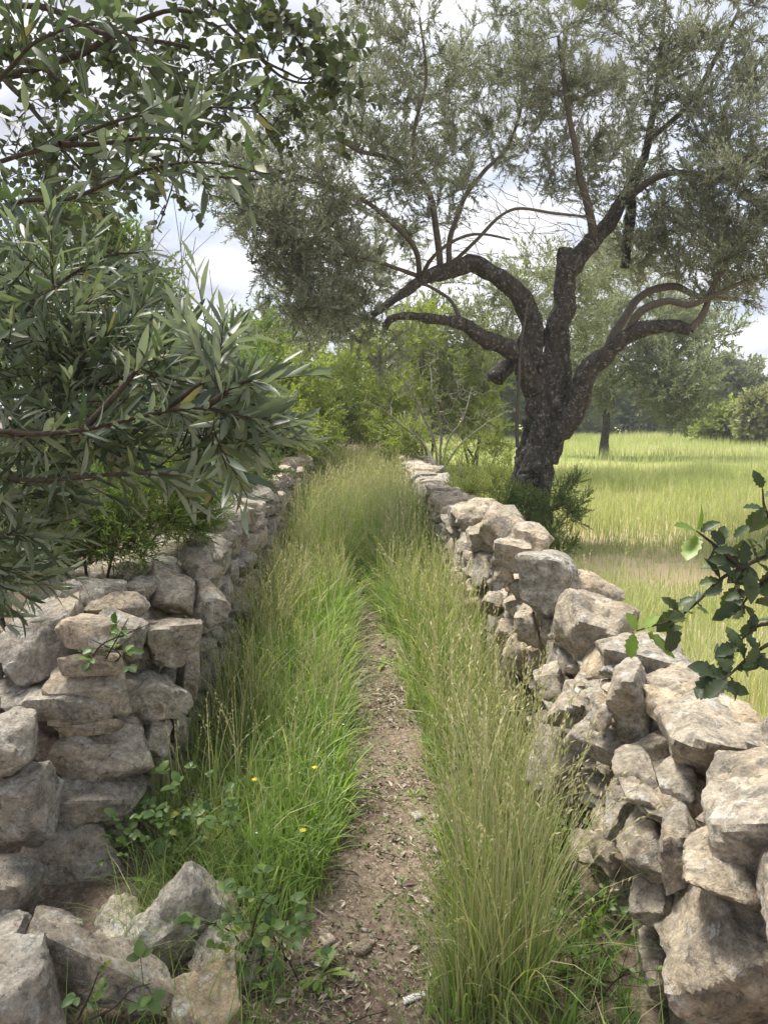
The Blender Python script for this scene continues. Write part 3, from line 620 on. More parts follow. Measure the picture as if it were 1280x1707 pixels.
# ------------------------------------------------------------------ the big olive tree
def px_path(pts, d_off=None, sub=5, D=9.4):
    P = []; r = []
    for q in pts:
        u, v, rr = q[:3]; d = D+(q[3] if len(q) > 3 else 0); p = at_d(u, v, d); P.append(p); r.append(rr*mpp(p))
    return smooth_path(P, r, sub)
def build_olive():
    rng = np.random.default_rng(77); D = 9.4
    trunk = [(872, 925, 56), (876, 885, 44), (880, 845, 37), (886, 800, 34), (894, 750, 34), (902, 700, 34), (908, 655, 34), (912, 620, 30), (914, 590, 20)]
    limbs = [
     [(903, 690, 20), (896, 630, 18), (890, 570, 17), (880, 525, 16), (858, 483, 15), (822, 453, 14.5), (782, 441, 14), (742, 453, 12, -0.2), (702, 466, 9, -0.4), (660, 497, 7, -0.6), (622, 526, 5, -0.7)],
     [(890, 650, 16, -0.1), (868, 604, 14, -0.25), (840, 581, 14, -0.4), (800, 560, 13, -0.6), (770, 538, 10, -0.7), (722, 531, 7, -0.9), (682, 524, 6.5, -1.0), (652, 534, 6, -1.1), (643, 549, 5, -1.1)],
     [(902, 560, 12, 0.3), (876, 562, 13, 0.5), (850, 598, 14, 0.5), (822, 632, 14, 0.4)],
     [(918, 690, 24, 0.1), (924, 630, 21, 0.1), (929, 580, 19, 0.1), (933, 530, 18, 0.1), (938, 480, 17, 0.1), (943, 438, 15, 0.1), (945, 414, 12, 0.1)],
     [(940, 460, 13, 0.1), (960, 430, 14, 0.1), (988, 405, 14, 0.2), (1012, 378, 12, 0.3), (1042, 330, 9, 0.4), (1062, 290, 8, 0.5), (1078, 235, 6.5, 0.6), (1092, 165, 5, 0.7), (1102, 80, 3.5, 0.7), (1108, 0, 2.5, 0.8)],
     [(990, 402, 8, 0.2), (985, 365, 7, 0), (968, 300, 6, -0.2), (955, 230, 5, -0.3), (940, 140, 4, -0.4), (930, 60, 2.5, -0.5)],
     [(905, 765, 20, -0.05), (928, 728, 22, -0.1), (948, 698, 21, -0.15), (964, 664, 17, -0.2), (973, 630, 17, -0.25), (998, 597, 16, -0.3), (1036, 567, 14, -0.4), (1069, 552, 13, -0.5), (1116, 544, 11, -0.6), (1150, 551, 8, -0.7)],
     [(1150, 551, 7, -0.7), (1172, 525, 6, -0.7), (1186, 480, 5, -0.7), (1215, 420, 4, -0.8), (1230, 340, 3, -0.8)],
     [(1000, 596, 7, -0.3), (1036, 540, 7, 0), (1060, 502, 7, 0.2), (1092, 482, 6.5, 0.3), (1130, 478, 6, 0.3), (1165, 494, 5, 0.3), (1230, 500, 3, 0.3)],
     [(1040, 566, 7, -0.4), (1068, 520, 7, -0.5), (1108, 502, 6, -0.6), (1155, 507, 5, -0.7), (1240, 470, 3, -0.9)],
     [(1050, 315, 7, 0.45), (1050, 360, 8, 0.6), (1044, 400, 8.5, 0.7), (1040, 446, 7.5, 0.7)],
     [(736, 455, 6, -0.2), (727, 390, 5.5, -0.3), (718, 330, 5, -0.4), (690, 288, 4.5, -0.6), (640, 262, 4, -0.8), (590, 248, 3.2, -1.0), (520, 200, 2.4, -1.3)],
     [(746, 450, 5, -0.2), (752, 390, 4.5, 0.1), (775, 330, 4, 0.3), (805, 288, 3.8, 0.4), (845, 245, 3, 0.5), (870, 170, 2.5, 0.6), (880, 70, 2, 0.8)],
     [(700, 466, 5, -0.4), (692, 415, 4.5, -0.6), (650, 368, 4, -0.9), (600, 330, 3.6, -1.2), (540, 308, 3, -1.4), (445, 282, 2.4, -1.7), (380, 300, 1.8, -1.9)],
     [(735, 458, 4, -0.2), (790, 405, 3, -0.5), (850, 350, 2.6, -0.6), (925, 356, 2.4, -0.6), (985, 362, 2, -0.4)],
     [(720, 470, 4, -0.3), (640, 440, 3.2, -0.7), (560, 420, 3, -1.1), (500, 400, 2.5, -1.4), (420, 440, 2, -1.6)],
     [(1075, 240, 5, 0.6), (1140, 180, 4.5, 0.4), (1190, 100, 4, 0.2), (1230, 20, 3, 0.1)],
     [(1042, 330, 7, 0.4), (1110, 290, 5.5, 0.0), (1180, 290, 4.5, -0.3), (1280, 250, 3.4, -0.5), (1380, 220, 2.5, -0.6)],
     [(690, 288, 3.4, -0.6), (690, 220, 3, -0.6), (710, 130, 2.5, -0.5), (700, 30, 2, -0.4)],
     [(862, 745, 3.4, -0.3), (861, 700, 3, -0.35), (864, 640, 2.6, -0.4), (868, 575, 2.2, -0.4), (880, 500, 1.8, -0.4)],
     [(770, 538, 3.6, -0.7), (750, 500, 3, -0.6), (718, 478, 2.6, -0.5), (690, 470, 2.2, -0.5)],
     [(700, 466, 4, -0.4), (720, 430, 3.2, -0.7), (760, 400, 2.8, -0.9), (800, 390, 2.2, -1.0), (850, 400, 1.8, -1.1)],
    ]
    base = at_d(868, 905, D); base[2] = 0
    root = thing('olive_tree', base, 'large gnarled olive tree with spreading dark limbs beside the right wall', 'tree')
    P, r = px_path(trunk, sub=20); acc = Acc(); V, F = tube(P, r*0.80, 64, 0.30, 5, ridge=0.14); acc.add(V, F)
    # burls and a hollow on the left flank of the trunk
    for (u, v, w, h, dd) in ((884, 830, 50, 90, -0.1),):
        p = at_d(u, v, D+dd); s = mpp(p); V, F = stone_verts((w*s, w*s*0.9, h*s), int(u*v) % 9999, 14, 0.16, 3, 5, 0.3); acc.add(V+p, [F])
    part('trunk', acc.mesh('trunk', M_BARK), root)
    skP = [P[-1]]; skR = [r[-1]]
    for li, lb in enumerate(limbs):
        P, r = px_path(lb, sub=9)
        wob = fbm(P*3.0+li*11, 6, 2); P = P+np.stack([wob*r*0.35, 0*wob, fbm(P*3+50+li, 8, 2)*r*0.35], -1)
        big = r.max() > 0.06; V, F = tube(P, r, 24 if big else 9, 0.22 if big else 0.08, 20+li, ridge=0.05 if big else 0); a = Acc(); a.add(V, F)
        part('limb', a.mesh('limb', M_BARK if big else M_TWIG), root)
        skP += list(P[1:]); skR += list(r[1:])
    # leafy crown: (u, v, distance offset, radius px u, radius px v, count)
    CL = [(410, 320, -1.6, 70, 55, 34), (465, 400, -1.5, 75, 60, 44), (520, 490, -1.3, 75, 55, 40), (540, 450, -0.9, 90, 80, 46), (520, 350, -1.2, 100, 70, 46), (600, 400, -0.4, 80, 80, 26), (560, 540, -0.4, 70, 50, 16), (610, 480, 0.5, 60, 60, 16),
          (480, 250, -1.2, 90, 70, 32), (590, 180, -0.8, 100, 80, 34), (650, 250, -0.4, 90, 80, 30), (620, 70, -0.7, 90, 80, 30), (700, 190, 0, 90, 90, 30), (770, 250, 0.4, 80, 60, 20), (800, 170, 0.6, 90, 90, 32), (830, 80, 0.8, 90, 80, 30), (740, 90, -0.2, 70, 70, 14),
          (900, 150, 0.2, 90, 90, 30), (940, 60, -0.4, 90, 80, 28), (980, 180, -0.3, 80, 80, 24), (960, 270, -0.1, 70, 60, 16), (1040, 100, 0.4, 90, 90, 30), (1060, 220, 0.6, 90, 80, 30), (1130, 60, 0.3, 90, 90, 30), (1150, 170, 0.0, 100, 90, 34),
          (1220, 80, 0.0, 100, 100, 32), (1240, 210, -0.4, 90, 90, 42), (1130, 290, 0.2, 90, 70, 30), (1200, 330, -0.5, 90, 80, 54), (1260, 400, -0.8, 90, 80, 50), (1150, 400, 0.3, 90, 60, 44), (1080, 350, 0.8, 70, 60, 20), (1210, 460, -0.4, 90, 50, 32), (1100, 440, 1.0, 70, 50, 14),
          (1360, 300, -0.5, 110, 130, 30), (1350, 100, 0, 110, 130, 22), (900, -60, 0, 200, 80, 26), (1150, -70, 0, 200, 90, 26), (650, -50, -0.5, 130, 70, 18), (1000, 420, 1.6, 50, 40, 6), (600, 525, -0.7, 45, 40, 12), (650, 590, -1.1, 40, 30, 7), (1046, 425, 0.6, 40, 40, 12), (1000, 300, 0.3, 50, 50, 12), (870, 250, 0.4, 60, 40, 14), (760, 330, -0.3, 50, 40, 8), (690, 380, 0.4, 60, 60, 14), (660, 330, -0.8, 60, 50, 12)]
    tips = []
    for (u, v, dd, ru, rv, cnt) in CL:
        p = at_d(u, v, D+dd); s = mpp(p); tips.append(ell_points(rng, p, (ru*s, 0.85, rv*s), cnt, 0.1))
    tips = np.concatenate(tips)
    lines = grow(skP, skR, tips, rng, 0.14, 0.25, 0.010, 0.0040, 0.5)
    part('branches', lines_acc(lines, 5).mesh('branches', M_TWIG), root, 'stuff')
    A = []; T = []; Ln = []
    for P, r in lines:
        L = np.sum(np.linalg.norm(np.diff(P, axis=0), axis=1)); k = int(np.clip(7+L*4.5, 7, 14))
        for q in range(k):
            t = 1-rng.uniform(0, 1)**2.0*min(0.95, 0.75/max(L, 0.2)); x = t*(len(P)-1); i = min(int(x), len(P)-2); f = x-i
            p = P[i]*(1-f)+P[i+1]*f; d = nrm(P[i+1]-P[i])*0.6+rng.normal(0, 0.55, 3)+np.array([0, 0, 0.32]); A.append(p); T.append(nrm(d)); Ln.append(rng.uniform(0.14, 0.36))
    # water shoots hanging beside limbs
    A = np.array(A); T = np.array(T); Ln = np.array(Ln)
    V, F = thin_rods(A, A+T*Ln[:, None], 0.0026, 0.0012); acc = Acc(); acc.add(V, F); part('twigs', acc.mesh('twigs', M_TWIG), root, 'stuff')
    B, Dd, N, L, W = shoots(rng, A, T, Ln, 23, 0.069, 0.0170, (0.5, 1.05))
    V, F = leaves2(B, Dd, N, L, W); acc = Acc(); acc.add(V, F, rnd=np.repeat(rng.uniform(0, 1, len(B)), 4))
    part('foliage', acc.mesh('foliage', M_OLIVE, False), root, 'stuff')
    # bare dead twigs in the sky gap between the two upright limbs
    tw = []
    for k in range(90):
        u, v = rng.uniform(740, 1000), rng.uniform(320, 430); p = at_d(u, v, D+rng.uniform(-0.6, 0.4))
        q = p+np.array([rng.uniform(-0.8, 0.1), rng.normal(0, 0.2), rng.uniform(-0.05, 0.45)]); t = np.linspace(0, 1, 5)[:, None]
        tw.append((p+(q-p)*t+rng.normal(0, 0.02, (5, 3)), np.linspace(0.0045, 0.0018, 5)))
    part('dead_twigs', lines_acc(tw, 4).mesh('dead_twigs', M_GREYTWIG), root, 'stuff')
    print('olive leaves', len(B), 'lines', len(lines))
build_olive()

# ------------------------------------------------------------------ generic trees and shrubs
def leafy(name, label, cat, base, height, blobs, rng, mat, bark=M_TWIG, tips_per=22, shoots_per=5, per=12, leaf=0.05, width=0.02, sh_len=0.3, trunk_r=0.08, group=None, stems=1, shell=0.25, lean=(0, 0), full=False, prof=OVAL, rod=True, ang=(0.5, 1.1), up=0.25):
    """trunk or stems + grown branches + leaves; blobs: (centre xyz, radii xyz)"""
    base = np.array([base[0], base[1], float(ground_z(base[0], base[1])) if len(base) < 3 else base[2]])
    root = thing(name, base, label, cat, group); skP = []; skR = []; acc = Acc()
    cs = np.array([b[0] for b in blobs]); mid = cs.mean(0)
    for s in range(stems):
        top = cs[rng.integers(len(cs))] if stems > 1 else mid
        top = np.array([top[0], top[1], base[2]+height*0.55 if stems == 1 else top[2]])
        if lean != (0, 0): top[:2] = base[:2]+(top[:2]-base[:2])*np.array(lean)
        b0 = base+np.array([rng.normal(0, 0.12), rng.normal(0, 0.12), -0.05]) if stems > 1 else base-np.array([0, 0, 0.05])
        k = 8; t = np.linspace(0, 1, k)[:, None]; P = b0+(top-b0)*np.concatenate([t**1.3, t**1.3, t], 1)+np.concatenate([[np.zeros(3)], rng.normal(0, 0.03*height/3, (k-1, 3))])
        r = trunk_r*(1-0.6*t[:, 0]); r[0] *= 1.3; P, r = smooth_path(P, r, 3); V, F = tube(P, r, 10, 0.12, s, ridge=0.08); acc.add(V, F); skP += list(P[6:]); skR += list(r[6:])
    part('trunk' if stems == 1 else 'stems', acc.mesh('trunk', bark), root)
    tips = np.concatenate([ell_points(rng, c, r, max(3, int(tips_per*w[0] if w else tips_per)), shell) for c, r, *w in blobs])
    lines = grow(skP, skR, tips, rng, 0.13, 0.3 if height < 4 else 0.6, 0.012, 0.003 if height < 4 else 0.008)
    part('branches', lines_acc(lines, 4).mesh('branches', bark), root, 'stuff')
    A = []; T = []; Ln = []
    for P, r in lines:
        for q in range(shoots_per):
            x = (1-rng.uniform(0, 1)**1.4*0.6)*(len(P)-1); i = min(int(x), len(P)-2); f = x-i; p = P[i]*(1-f)+P[i+1]*f
            A.append(p); T.append(nrm(nrm(P[i+1]-P[i])*0.5+rng.normal(0, 0.6, 3)+np.array([0, 0, up]))); Ln.append(sh_len*rng.uniform(0.6, 1.3))
    A, T, Ln = np.array(A), np.array(T), np.array(Ln)
    if rod: V, F = thin_rods(A, A+T*Ln[:, None], 0.0035*sh_len/0.3, 0.0015*sh_len/0.3); a = Acc(); a.add(V, F); part('twigs', a.mesh('twigs', bark), root, 'stuff')
    B, D, N, L, W = shoots(rng, A, T, Ln, per, leaf, width, ang); a = Acc(); rn = rng.uniform(0, 1, len(B))
    if full: V, F = leaves_full(B, D, N, L, W, prof, rng.uniform(-0.05, 0.25, len(B)), 0.15); a.add(V, F, rnd=np.repeat(rn, 3*len(prof)))
    else: V, F = leaves2(B, D, N, L, W); a.add(V, F, rnd=np.repeat(rn, 4))
    part('foliage', a.mesh('foliage', mat, False), root, 'stuff'); return root
def blob_px(u, v, d, ru, rv, rd, w=1.0):
    p = at_d(u, v, d); s = mpp(p); return (p, (ru*s, rd, rv*s), w)

rng = np.random.default_rng(5)
# olive trees out in the field
leafy('olive_tree', 'rounded grey-green olive tree standing in the field behind the limb', 'tree', (8.6, 29.0), 7.5,
      [blob_px(1010, 590, 28, 90, 90, 2.0), blob_px(1100, 610, 28, 90, 80, 2.0), blob_px(1050, 520, 29, 90, 80, 2.0), blob_px(1130, 660, 27, 60, 45, 1.4), blob_px(960, 640, 29, 50, 50, 1.4), blob_px(1150, 560, 29, 70, 60, 1.6)], rng, M_OLIVE_FAR, M_BARK, 36, 8, 18, 0.23, 0.078, 0.8, 0.17, rod=False, lean=(0.2, 0.2))
leafy('olive_tree', 'pale olive tree seen between the limbs of the big olive', 'tree', (3.55, 17.0), 6.0,
      [blob_px(880, 470, 17, 80, 60, 1.5), blob_px(960, 520, 18, 60, 70, 1.4), blob_px(800, 520, 17, 80, 70, 1.5), blob_px(720, 560, 17, 70, 60, 1.4), blob_px(760, 640, 17.5, 70, 60, 1.2), blob_px(1000, 450, 18, 70, 50, 1.4)], rng, M_OLIVE_FAR, M_TWIG, 30, 8, 16, 0.135, 0.042, 0.5, 0.08, rod=False)
far = [
 (1225, 640, 52, 60, 75, M_OLIVE_FAR, 'dark olive tree at the far right edge of the field', 0.25),
 (1268, 690, 40, 34, 40, M_FLOWERBUSH, 'pale cream flowering bush at the right edge of the field', 0.10),
 (1180, 665, 58, 50, 55, M_MIDGREEN, 'mid green tree in the far hedge beyond the field', 0.2),
 (1120, 670, 62, 60, 50, M_OLIVE_FAR, 'grey-green tree in the far hedge behind the field olive', 0.2),
 (1215, 700, 44, 40, 26, M_YELLOWGREEN, 'low yellow-green bush in front of the far hedge', 0.08),
 (1040, 670, 64, 60, 50, M_MIDGREEN, 'green tree in the far hedge left of the field olive', 0.2),
 (960, 660, 60, 60, 60, M_OLIVE_FAR, 'grey tree in the far hedge beside the olive trunk', 0.2),
 (760, 640, 48, 90, 80, M_MIDGREEN, 'green tree closing the view behind the bare shrub', 0.2), (560, 650, 46, 100, 80, M_MIDGREEN, 'green tree far beyond the end of the lane', 0.2), (400, 650, 44, 110, 80, M_OLIVE_FAR, 'grey-green tree far behind the left wall', 0.2), (660, 640, 50, 90, 90, M_OLIVE_FAR, 'grey olive tree far beyond the end of the lane', 0.2),
 (860, 650, 50, 80, 70, M_MIDGREEN, 'green tree far behind the big olive trunk', 0.2),
]
for (u, v, d, ru, rv, mat, lab, tr) in far:
    b = at_d(u, v, d); gz = float(ground_z(b[0], b[1])); s = mpp(b)
    bl = []
    for k in range(4): bl.append(blob_px(u+rng.uniform(-0.5, 0.5)*ru, v+rng.uniform(-0.45, 0.5)*rv, d, ru*0.62, rv*0.55, ru*s*0.6))
    bl.append(blob_px(u, v+rv*0.35, d, ru*0.9, rv*0.5, ru*s*0.6)); bl.append(blob_px(u, 690+1.25*FPX/d, d, ru*1.1, 0.9*FPX/d, ru*s*0.5))
    leafy('olive_tree' if mat is M_OLIVE_FAR else ('flowering_bush' if mat is M_FLOWERBUSH else 'hedge_tree'), lab, 'bush' if 'bush' in lab else 'tree', (b[0], b[1]), max(1.2, b[2]+rv*s*0.5), bl, rng, mat, M_BARK, 15, 8, 12, 0.44, 0.26, 0.9, tr, 'trees of the far hedge', rod=False)
# yellow-green shrubs and small trees closing the end of the lane
end = [
 ('yellow_green_shrub', 'yellow-green shrub closing the end of the lane on the right', -0.35, 20.5, [(610, 640, 20.5, 80, 70, 1.3), (660, 580, 20.5, 80, 60, 1.3), (560, 590, 21, 60, 60, 1.2), (640, 690, 19.5, 50, 35, 0.8)], M_YELLOWGREEN, 0.055, 0.026, 30),
 ('yellow_green_shrub', 'yellow-green shrub behind the bare grey branches', 2.2, 18.5, [(730, 600, 18.5, 80, 60, 1.2), (780, 650, 18, 70, 60, 1.2), (710, 660, 18.5, 60, 60, 1.2), (820, 600, 19, 50, 60, 1.0), (800, 710, 16.5, 60, 40, 1.0)], M_YELLOWGREEN, 0.055, 0.026, 26),
 ('yellow_green_shrub', 'tall yellow-green shrub over the far end of the right wall', 1.1, 16.0, [(650, 600, 16, 70, 60, 1.0), (600, 640, 17, 50, 50, 0.8), (700, 560, 16, 60, 50, 1.0), (670, 670, 15.5, 50, 40, 0.7)], M_YELLOWGREEN, 0.05, 0.024, 26),
 ('low_shrub', 'low bright shrub sprawling over the far left wall', -1.75, 11.0, [(478, 735, 10.8, 34, 26, 0.35), (505, 725, 12.5, 34, 30, 0.4), (455, 715, 10.5, 34, 34, 0.35), (530, 730, 15, 34, 26, 0.5)], M_YELLOWGREEN, 0.034, 0.016, 26),
 ('low_shrub', 'low bright shrub sprawling over the far end of the right wall', 0.75, 15.0, [(655, 720, 15, 34, 26, 0.4), (690, 735, 13.8, 30, 26, 0.35), (640, 700, 17.5, 40, 30, 0.5), (620, 715, 19, 30, 22, 0.5)], M_YELLOWGREEN, 0.034, 0.016, 26),
 ('dark_green_shrub', 'dark green shrub in the hollow at the end of the lane', -1.5, 19.0, [(560, 690, 19, 50, 50, 0.8), (530, 660, 19.5, 50, 50, 0.8), (600, 710, 21, 50, 30, 0.8)], M_MIDGREEN, 0.06, 0.028, 30),
 ('leafy_shrub', 'bright green shrub leaning over the far left wall', -2.6, 13.5, [(500, 640, 13.5, 60, 50, 0.8), (460, 690, 13, 60, 50, 0.8), (520, 700, 14, 40, 36, 0.6), (440, 620, 14, 60, 50, 0.8), (480, 740, 12, 30, 30, 0.5)], M_YELLOWGREEN, 0.05, 0.024, 34),
 ('leafy_shrub', 'olive-green shrub behind the left wall below the sky gap', -4.0, 12.0, [(380, 640, 12, 70, 50, 0.9), (330, 660, 11.5, 60, 60, 0.8), (420, 590, 14, 60, 60, 0.9), (360, 720, 11, 60, 60, 0.8), (430, 740, 10.5, 40, 40, 0.5)], M_MIDGREEN, 0.05, 0.022, 34),
 ('olive_tree', 'grey-green olive sapling rising left of the lane end', -3.2, 17.0, [(500, 540, 17, 70, 60, 1.0), (440, 560, 17, 60, 50, 1.0), (560, 520, 18, 60, 50, 1.0)], M_OLIVE_FAR, 0.07, 0.018, 30),
]
for nm, lab, x, y, bl, mat, lf, wd, tp in end:
    bb = [blob_px(*b) for b in bl]; top = max(b[0][2]+b[1][2] for b in bb)
    leafy(nm, lab, 'tree' if 'tree' in nm else 'shrub', (x, y), top, bb, rng, mat, M_TWIG, int(tp*1.0), 8, 13, lf*2.0, wd*2.0, 0.38, 0.035, 'shrubs at the end of the lane', stems=4, rod=False)
# small-leaved tree and tall shrub behind the left wall
leafy('leafy_tree', 'light green small-leaved tree behind the left wall under the sky gap', 'tree', (-3.0, 7.2), 4.2,
      [blob_px(220, 470, 7, 70, 70, 0.6), blob_px(160, 400, 7, 80, 60, 0.6), blob_px(250, 570, 7, 60, 60, 0.6), blob_px(120, 520, 6.6, 90, 80, 0.6), blob_px(60, 430, 6.6, 90, 90, 0.6), blob_px(300, 640, 7.5, 50, 60, 0.6), blob_px(200, 660, 6.8, 100, 70, 0.6), blob_px(40, 620, 6.5, 100, 90, 0.6), blob_px(-60, 500, 6.5, 100, 150, 0.8)],
      rng, M_MIDGREEN, M_TWIG, 28, 8, 14, 0.060, 0.031, 0.28, 0.05, stems=3)
leafy('feathery_shrub', 'feathery bright green shrub spilling over the top of the left wall', 'shrub', (-1.55, 3.5), 1.5,
      [blob_px(240, 840, 3.3, 80, 60, 0.25), blob_px(300, 810, 3.6, 60, 60, 0.25), blob_px(200, 900, 3.2, 60, 40, 0.2), blob_px(320, 860, 3.7, 40, 40, 0.2), blob_px(140, 890, 3.2, 60, 50, 0.25), blob_px(360, 780, 4.3, 50, 50, 0.3), blob_px(120, 830, 3.2, 60, 50, 0.25), blob_px(60, 920, 3.2, 60, 40, 0.2), blob_px(-20, 950, 3.0, 70, 50, 0.25)],
      rng, M_FEATHER, M_BROWNTWIG, 34, 9, 18, 0.038, 0.006, 0.16, 0.012, stems=6, up=0.5)
leafy('leafy_shrub', 'dark green shrub rooted behind the left wall top', 'shrub', (-2.1, 4.8), 2.0,
      [blob_px(300, 730, 4.8, 70, 60, 0.4), blob_px(380, 760, 5.6, 50, 40, 0.4), blob_px(200, 780, 4.4, 80, 60, 0.4), blob_px(90, 800, 4.2, 90, 90, 0.4), blob_px(420, 780, 6.6, 40, 30, 0.4)],
      rng, M_MIDGREEN, M_BROWNTWIG, 34, 8, 14, 0.04, 0.015, 0.2, 0.015, stems=5)
# small shrubs at the foot of the big olive
leafy('lentisk_shrub', 'green small-leaved shrub at the foot of the olive trunk', 'shrub', (1.45, 8.7), 0.9,
      [blob_px(890, 850, 8.6, 50, 40, 0.4), blob_px(925, 880, 8.4, 50, 50, 0.4), blob_px(905, 910, 8.0, 40, 40, 0.3), blob_px(950, 840, 8.6, 30, 50, 0.3), blob_px(850, 840, 8.9, 30, 30, 0.3)],
      rng, M_MIDGREEN, M_BROWNTWIG, 36, 8, 16, 0.03, 0.013, 0.16, 0.01, stems=6, up=0.6)
leafy('low_shrub', 'yellow-green low plants covering the gap in the right wall', 'shrub', (1.0, 9.6), 0.8,
      [blob_px(800, 810, 9.8, 50, 26, 0.4), blob_px(840, 800, 10, 40, 40, 0.4), blob_px(770, 822, 9.2, 30, 16, 0.3), blob_px(830, 750, 11.5, 30, 50, 0.4), blob_px(770, 760, 12, 50, 30, 0.4)],
      rng, M_YELLOWGREEN, M_BROWNTWIG, 30, 7, 14, 0.032, 0.013, 0.18, 0.01, stems=6, up=0.6)

# bare grey branching shrub behind the far part of the right wall
def bare_shrub():
    r = np.random.default_rng(31); base = at_d(735, 775, 13.0); base[2] = 0
    root = thing('bare_shrub', base, 'leafless grey branching shrub behind the far right wall', 'shrub')
    main = [[(730, 790), (725, 750), (705, 690), (680, 640), (655, 600)], [(735, 790), (745, 745), (770, 700), (785, 660)], [(728, 780), (700, 735), (660, 700), (630, 680)], [(733, 780), (735, 720), (725, 660), (715, 610)], [(738, 785), (775, 735), (810, 705), (840, 690)]]
    skP = []; skR = []; acc = Acc()
    for m in main:
        P = [at_d(u, v, 13+r.normal(0, 0.15)) for u, v in m]; P, rr = smooth_path(P, np.linspace(0.026, 0.008, len(P)), 4); P = P+0.05*np.stack([fbm(P*2.5, 3, 2), fbm(P*2.5+7, 3, 2), 0*P[:, 0]], -1); V, F = tube(P, rr, 7, 0.05); acc.add(V, F); skP += list(P); skR += list(rr)
    part('stems', acc.mesh('stems', M_GREYTWIG), root)
    tips = np.concatenate([ell_points(r, at_d(u, v, 13), (0.7, 0.6, 0.6), 60, 0.1) for u, v in ((700, 640), (660, 690), (760, 670), (720, 720), (800, 700), (680, 600))])
    part('twigs', lines_acc(grow(skP, skR, tips, r, 0.18, 0.2, 0.010, 0.0065), 4).mesh('twigs', M_GREYTWIG), root, 'stuff')
bare_shrub()
# tall dry stalks against the sky gap
def dry_stalks():
    r = np.random.default_rng(8); base = at_d(290, 640, 7.5); base[2] = 0.25
    root = thing('dry_stalks', base, 'thin leafless stalks rising against the sky gap', 'shrub'); L = []
    for (u0, v0, u1, v1) in ((285, 640, 262, 350), (292, 640, 300, 370), (300, 640, 330, 395), (280, 640, 285, 330), (305, 650, 345, 450), (290, 600, 240, 440), (312, 640, 350, 500), (298, 640, 312, 410)):
        a, b = at_d(u0, v0, 7.5+r.normal(0, 0.2)), at_d(u1, v1, 7.3+r.normal(0, 0.3)); a[2] = 0.3; t = np.linspace(0, 1, 9)[:, None]
        P = a+(b-a)*t+np.array([1, 0, 0])*0.10*np.sin(t*3)*r.normal(); L.append((P, np.linspace(0.007, 0.003, 9)))
        for q in range(5):
            i = r.integers(5, 8); p = P[i]; e = p+np.array([r.normal(0, 0.16), r.normal(0, 0.1), r.uniform(0.12, 0.4)]); L.append((np.array([p, (p+e)/2+[0, 0, 0.02], e]), np.array([0.004, 0.003, 0.002])))
    part('stems', lines_acc(L, 5).mesh('stems', M_GREYTWIG), root)
dry_stalks()

# ------------------------------------------------------------------ leaves that are picked out one by one
def leaf_variants(prof, ratio, mat, n=6, curl=(0.0, 0.3), fold=0.16, seed=1, wave=0.0):
    r = np.random.default_rng(seed); out = []
    for k in range(n):
        V, F = leaves_full(np.zeros((1, 3)), np.array([[0, 1.0, 0]]), np.array([[0, 0, 1.0]]), 1.0, ratio*r.uniform(0.85, 1.15), prof, r.uniform(*curl), fold*r.uniform(0.6, 1.4), wave*r.uniform(0.5, 1.3))
        V[:, 0] += 0.05*r.normal()*V[:, 1]**2
        out.append(mk_mesh('leaf', V, F, {'rnd': np.zeros(len(V))}, mat))
    return out
def place_leaves(root, rng, B, D, N, L, W, variants, mat, prof, limit=295, name='leaf'):
    """the leaves that show largest become objects, the rest one mass"""
    camp = np.array([0, 0, CAMZ]); dist = np.linalg.norm(B-camp, axis=1)
    rel = B-camp; dep = rel[:, 1]*CP-rel[:, 2]*SP; uu = 640+FPX*rel[:, 0]/np.maximum(dep, 0.05); vv = 853.5-FPX*(rel[:, 1]*SP+rel[:, 2]*CP)/np.maximum(dep, 0.05)
    inside = (uu > -20) & (uu < 1300) & (vv > -20) & (vv < 1727) & (dep > 0.2); sc = np.where(inside, L/dist, 0); order = np.argsort(-sc)
    sel = [i for i in order[:limit] if sc[i] > 0]; rest = np.setdiff1d(np.arange(len(B)), sel)
    for i in sel: piece(name, variants[int(rng.integers(len(variants)))], root, frame_matrix(B[i], D[i], N[i], float(L[i])))
    if len(rest):
        pr = [prof[0], prof[2], prof[4], prof[-1]]; V, F = leaves_full(B[rest], D[rest], N[rest], L[rest], W[rest], pr, rng.uniform(0, 0.28, len(rest)), 0.16); a = Acc(); a.add(V, F, rnd=np.repeat(rng.uniform(0, 1, len(rest)), 12)); part('foliage', a.mesh('foliage', mat), root, 'stuff')

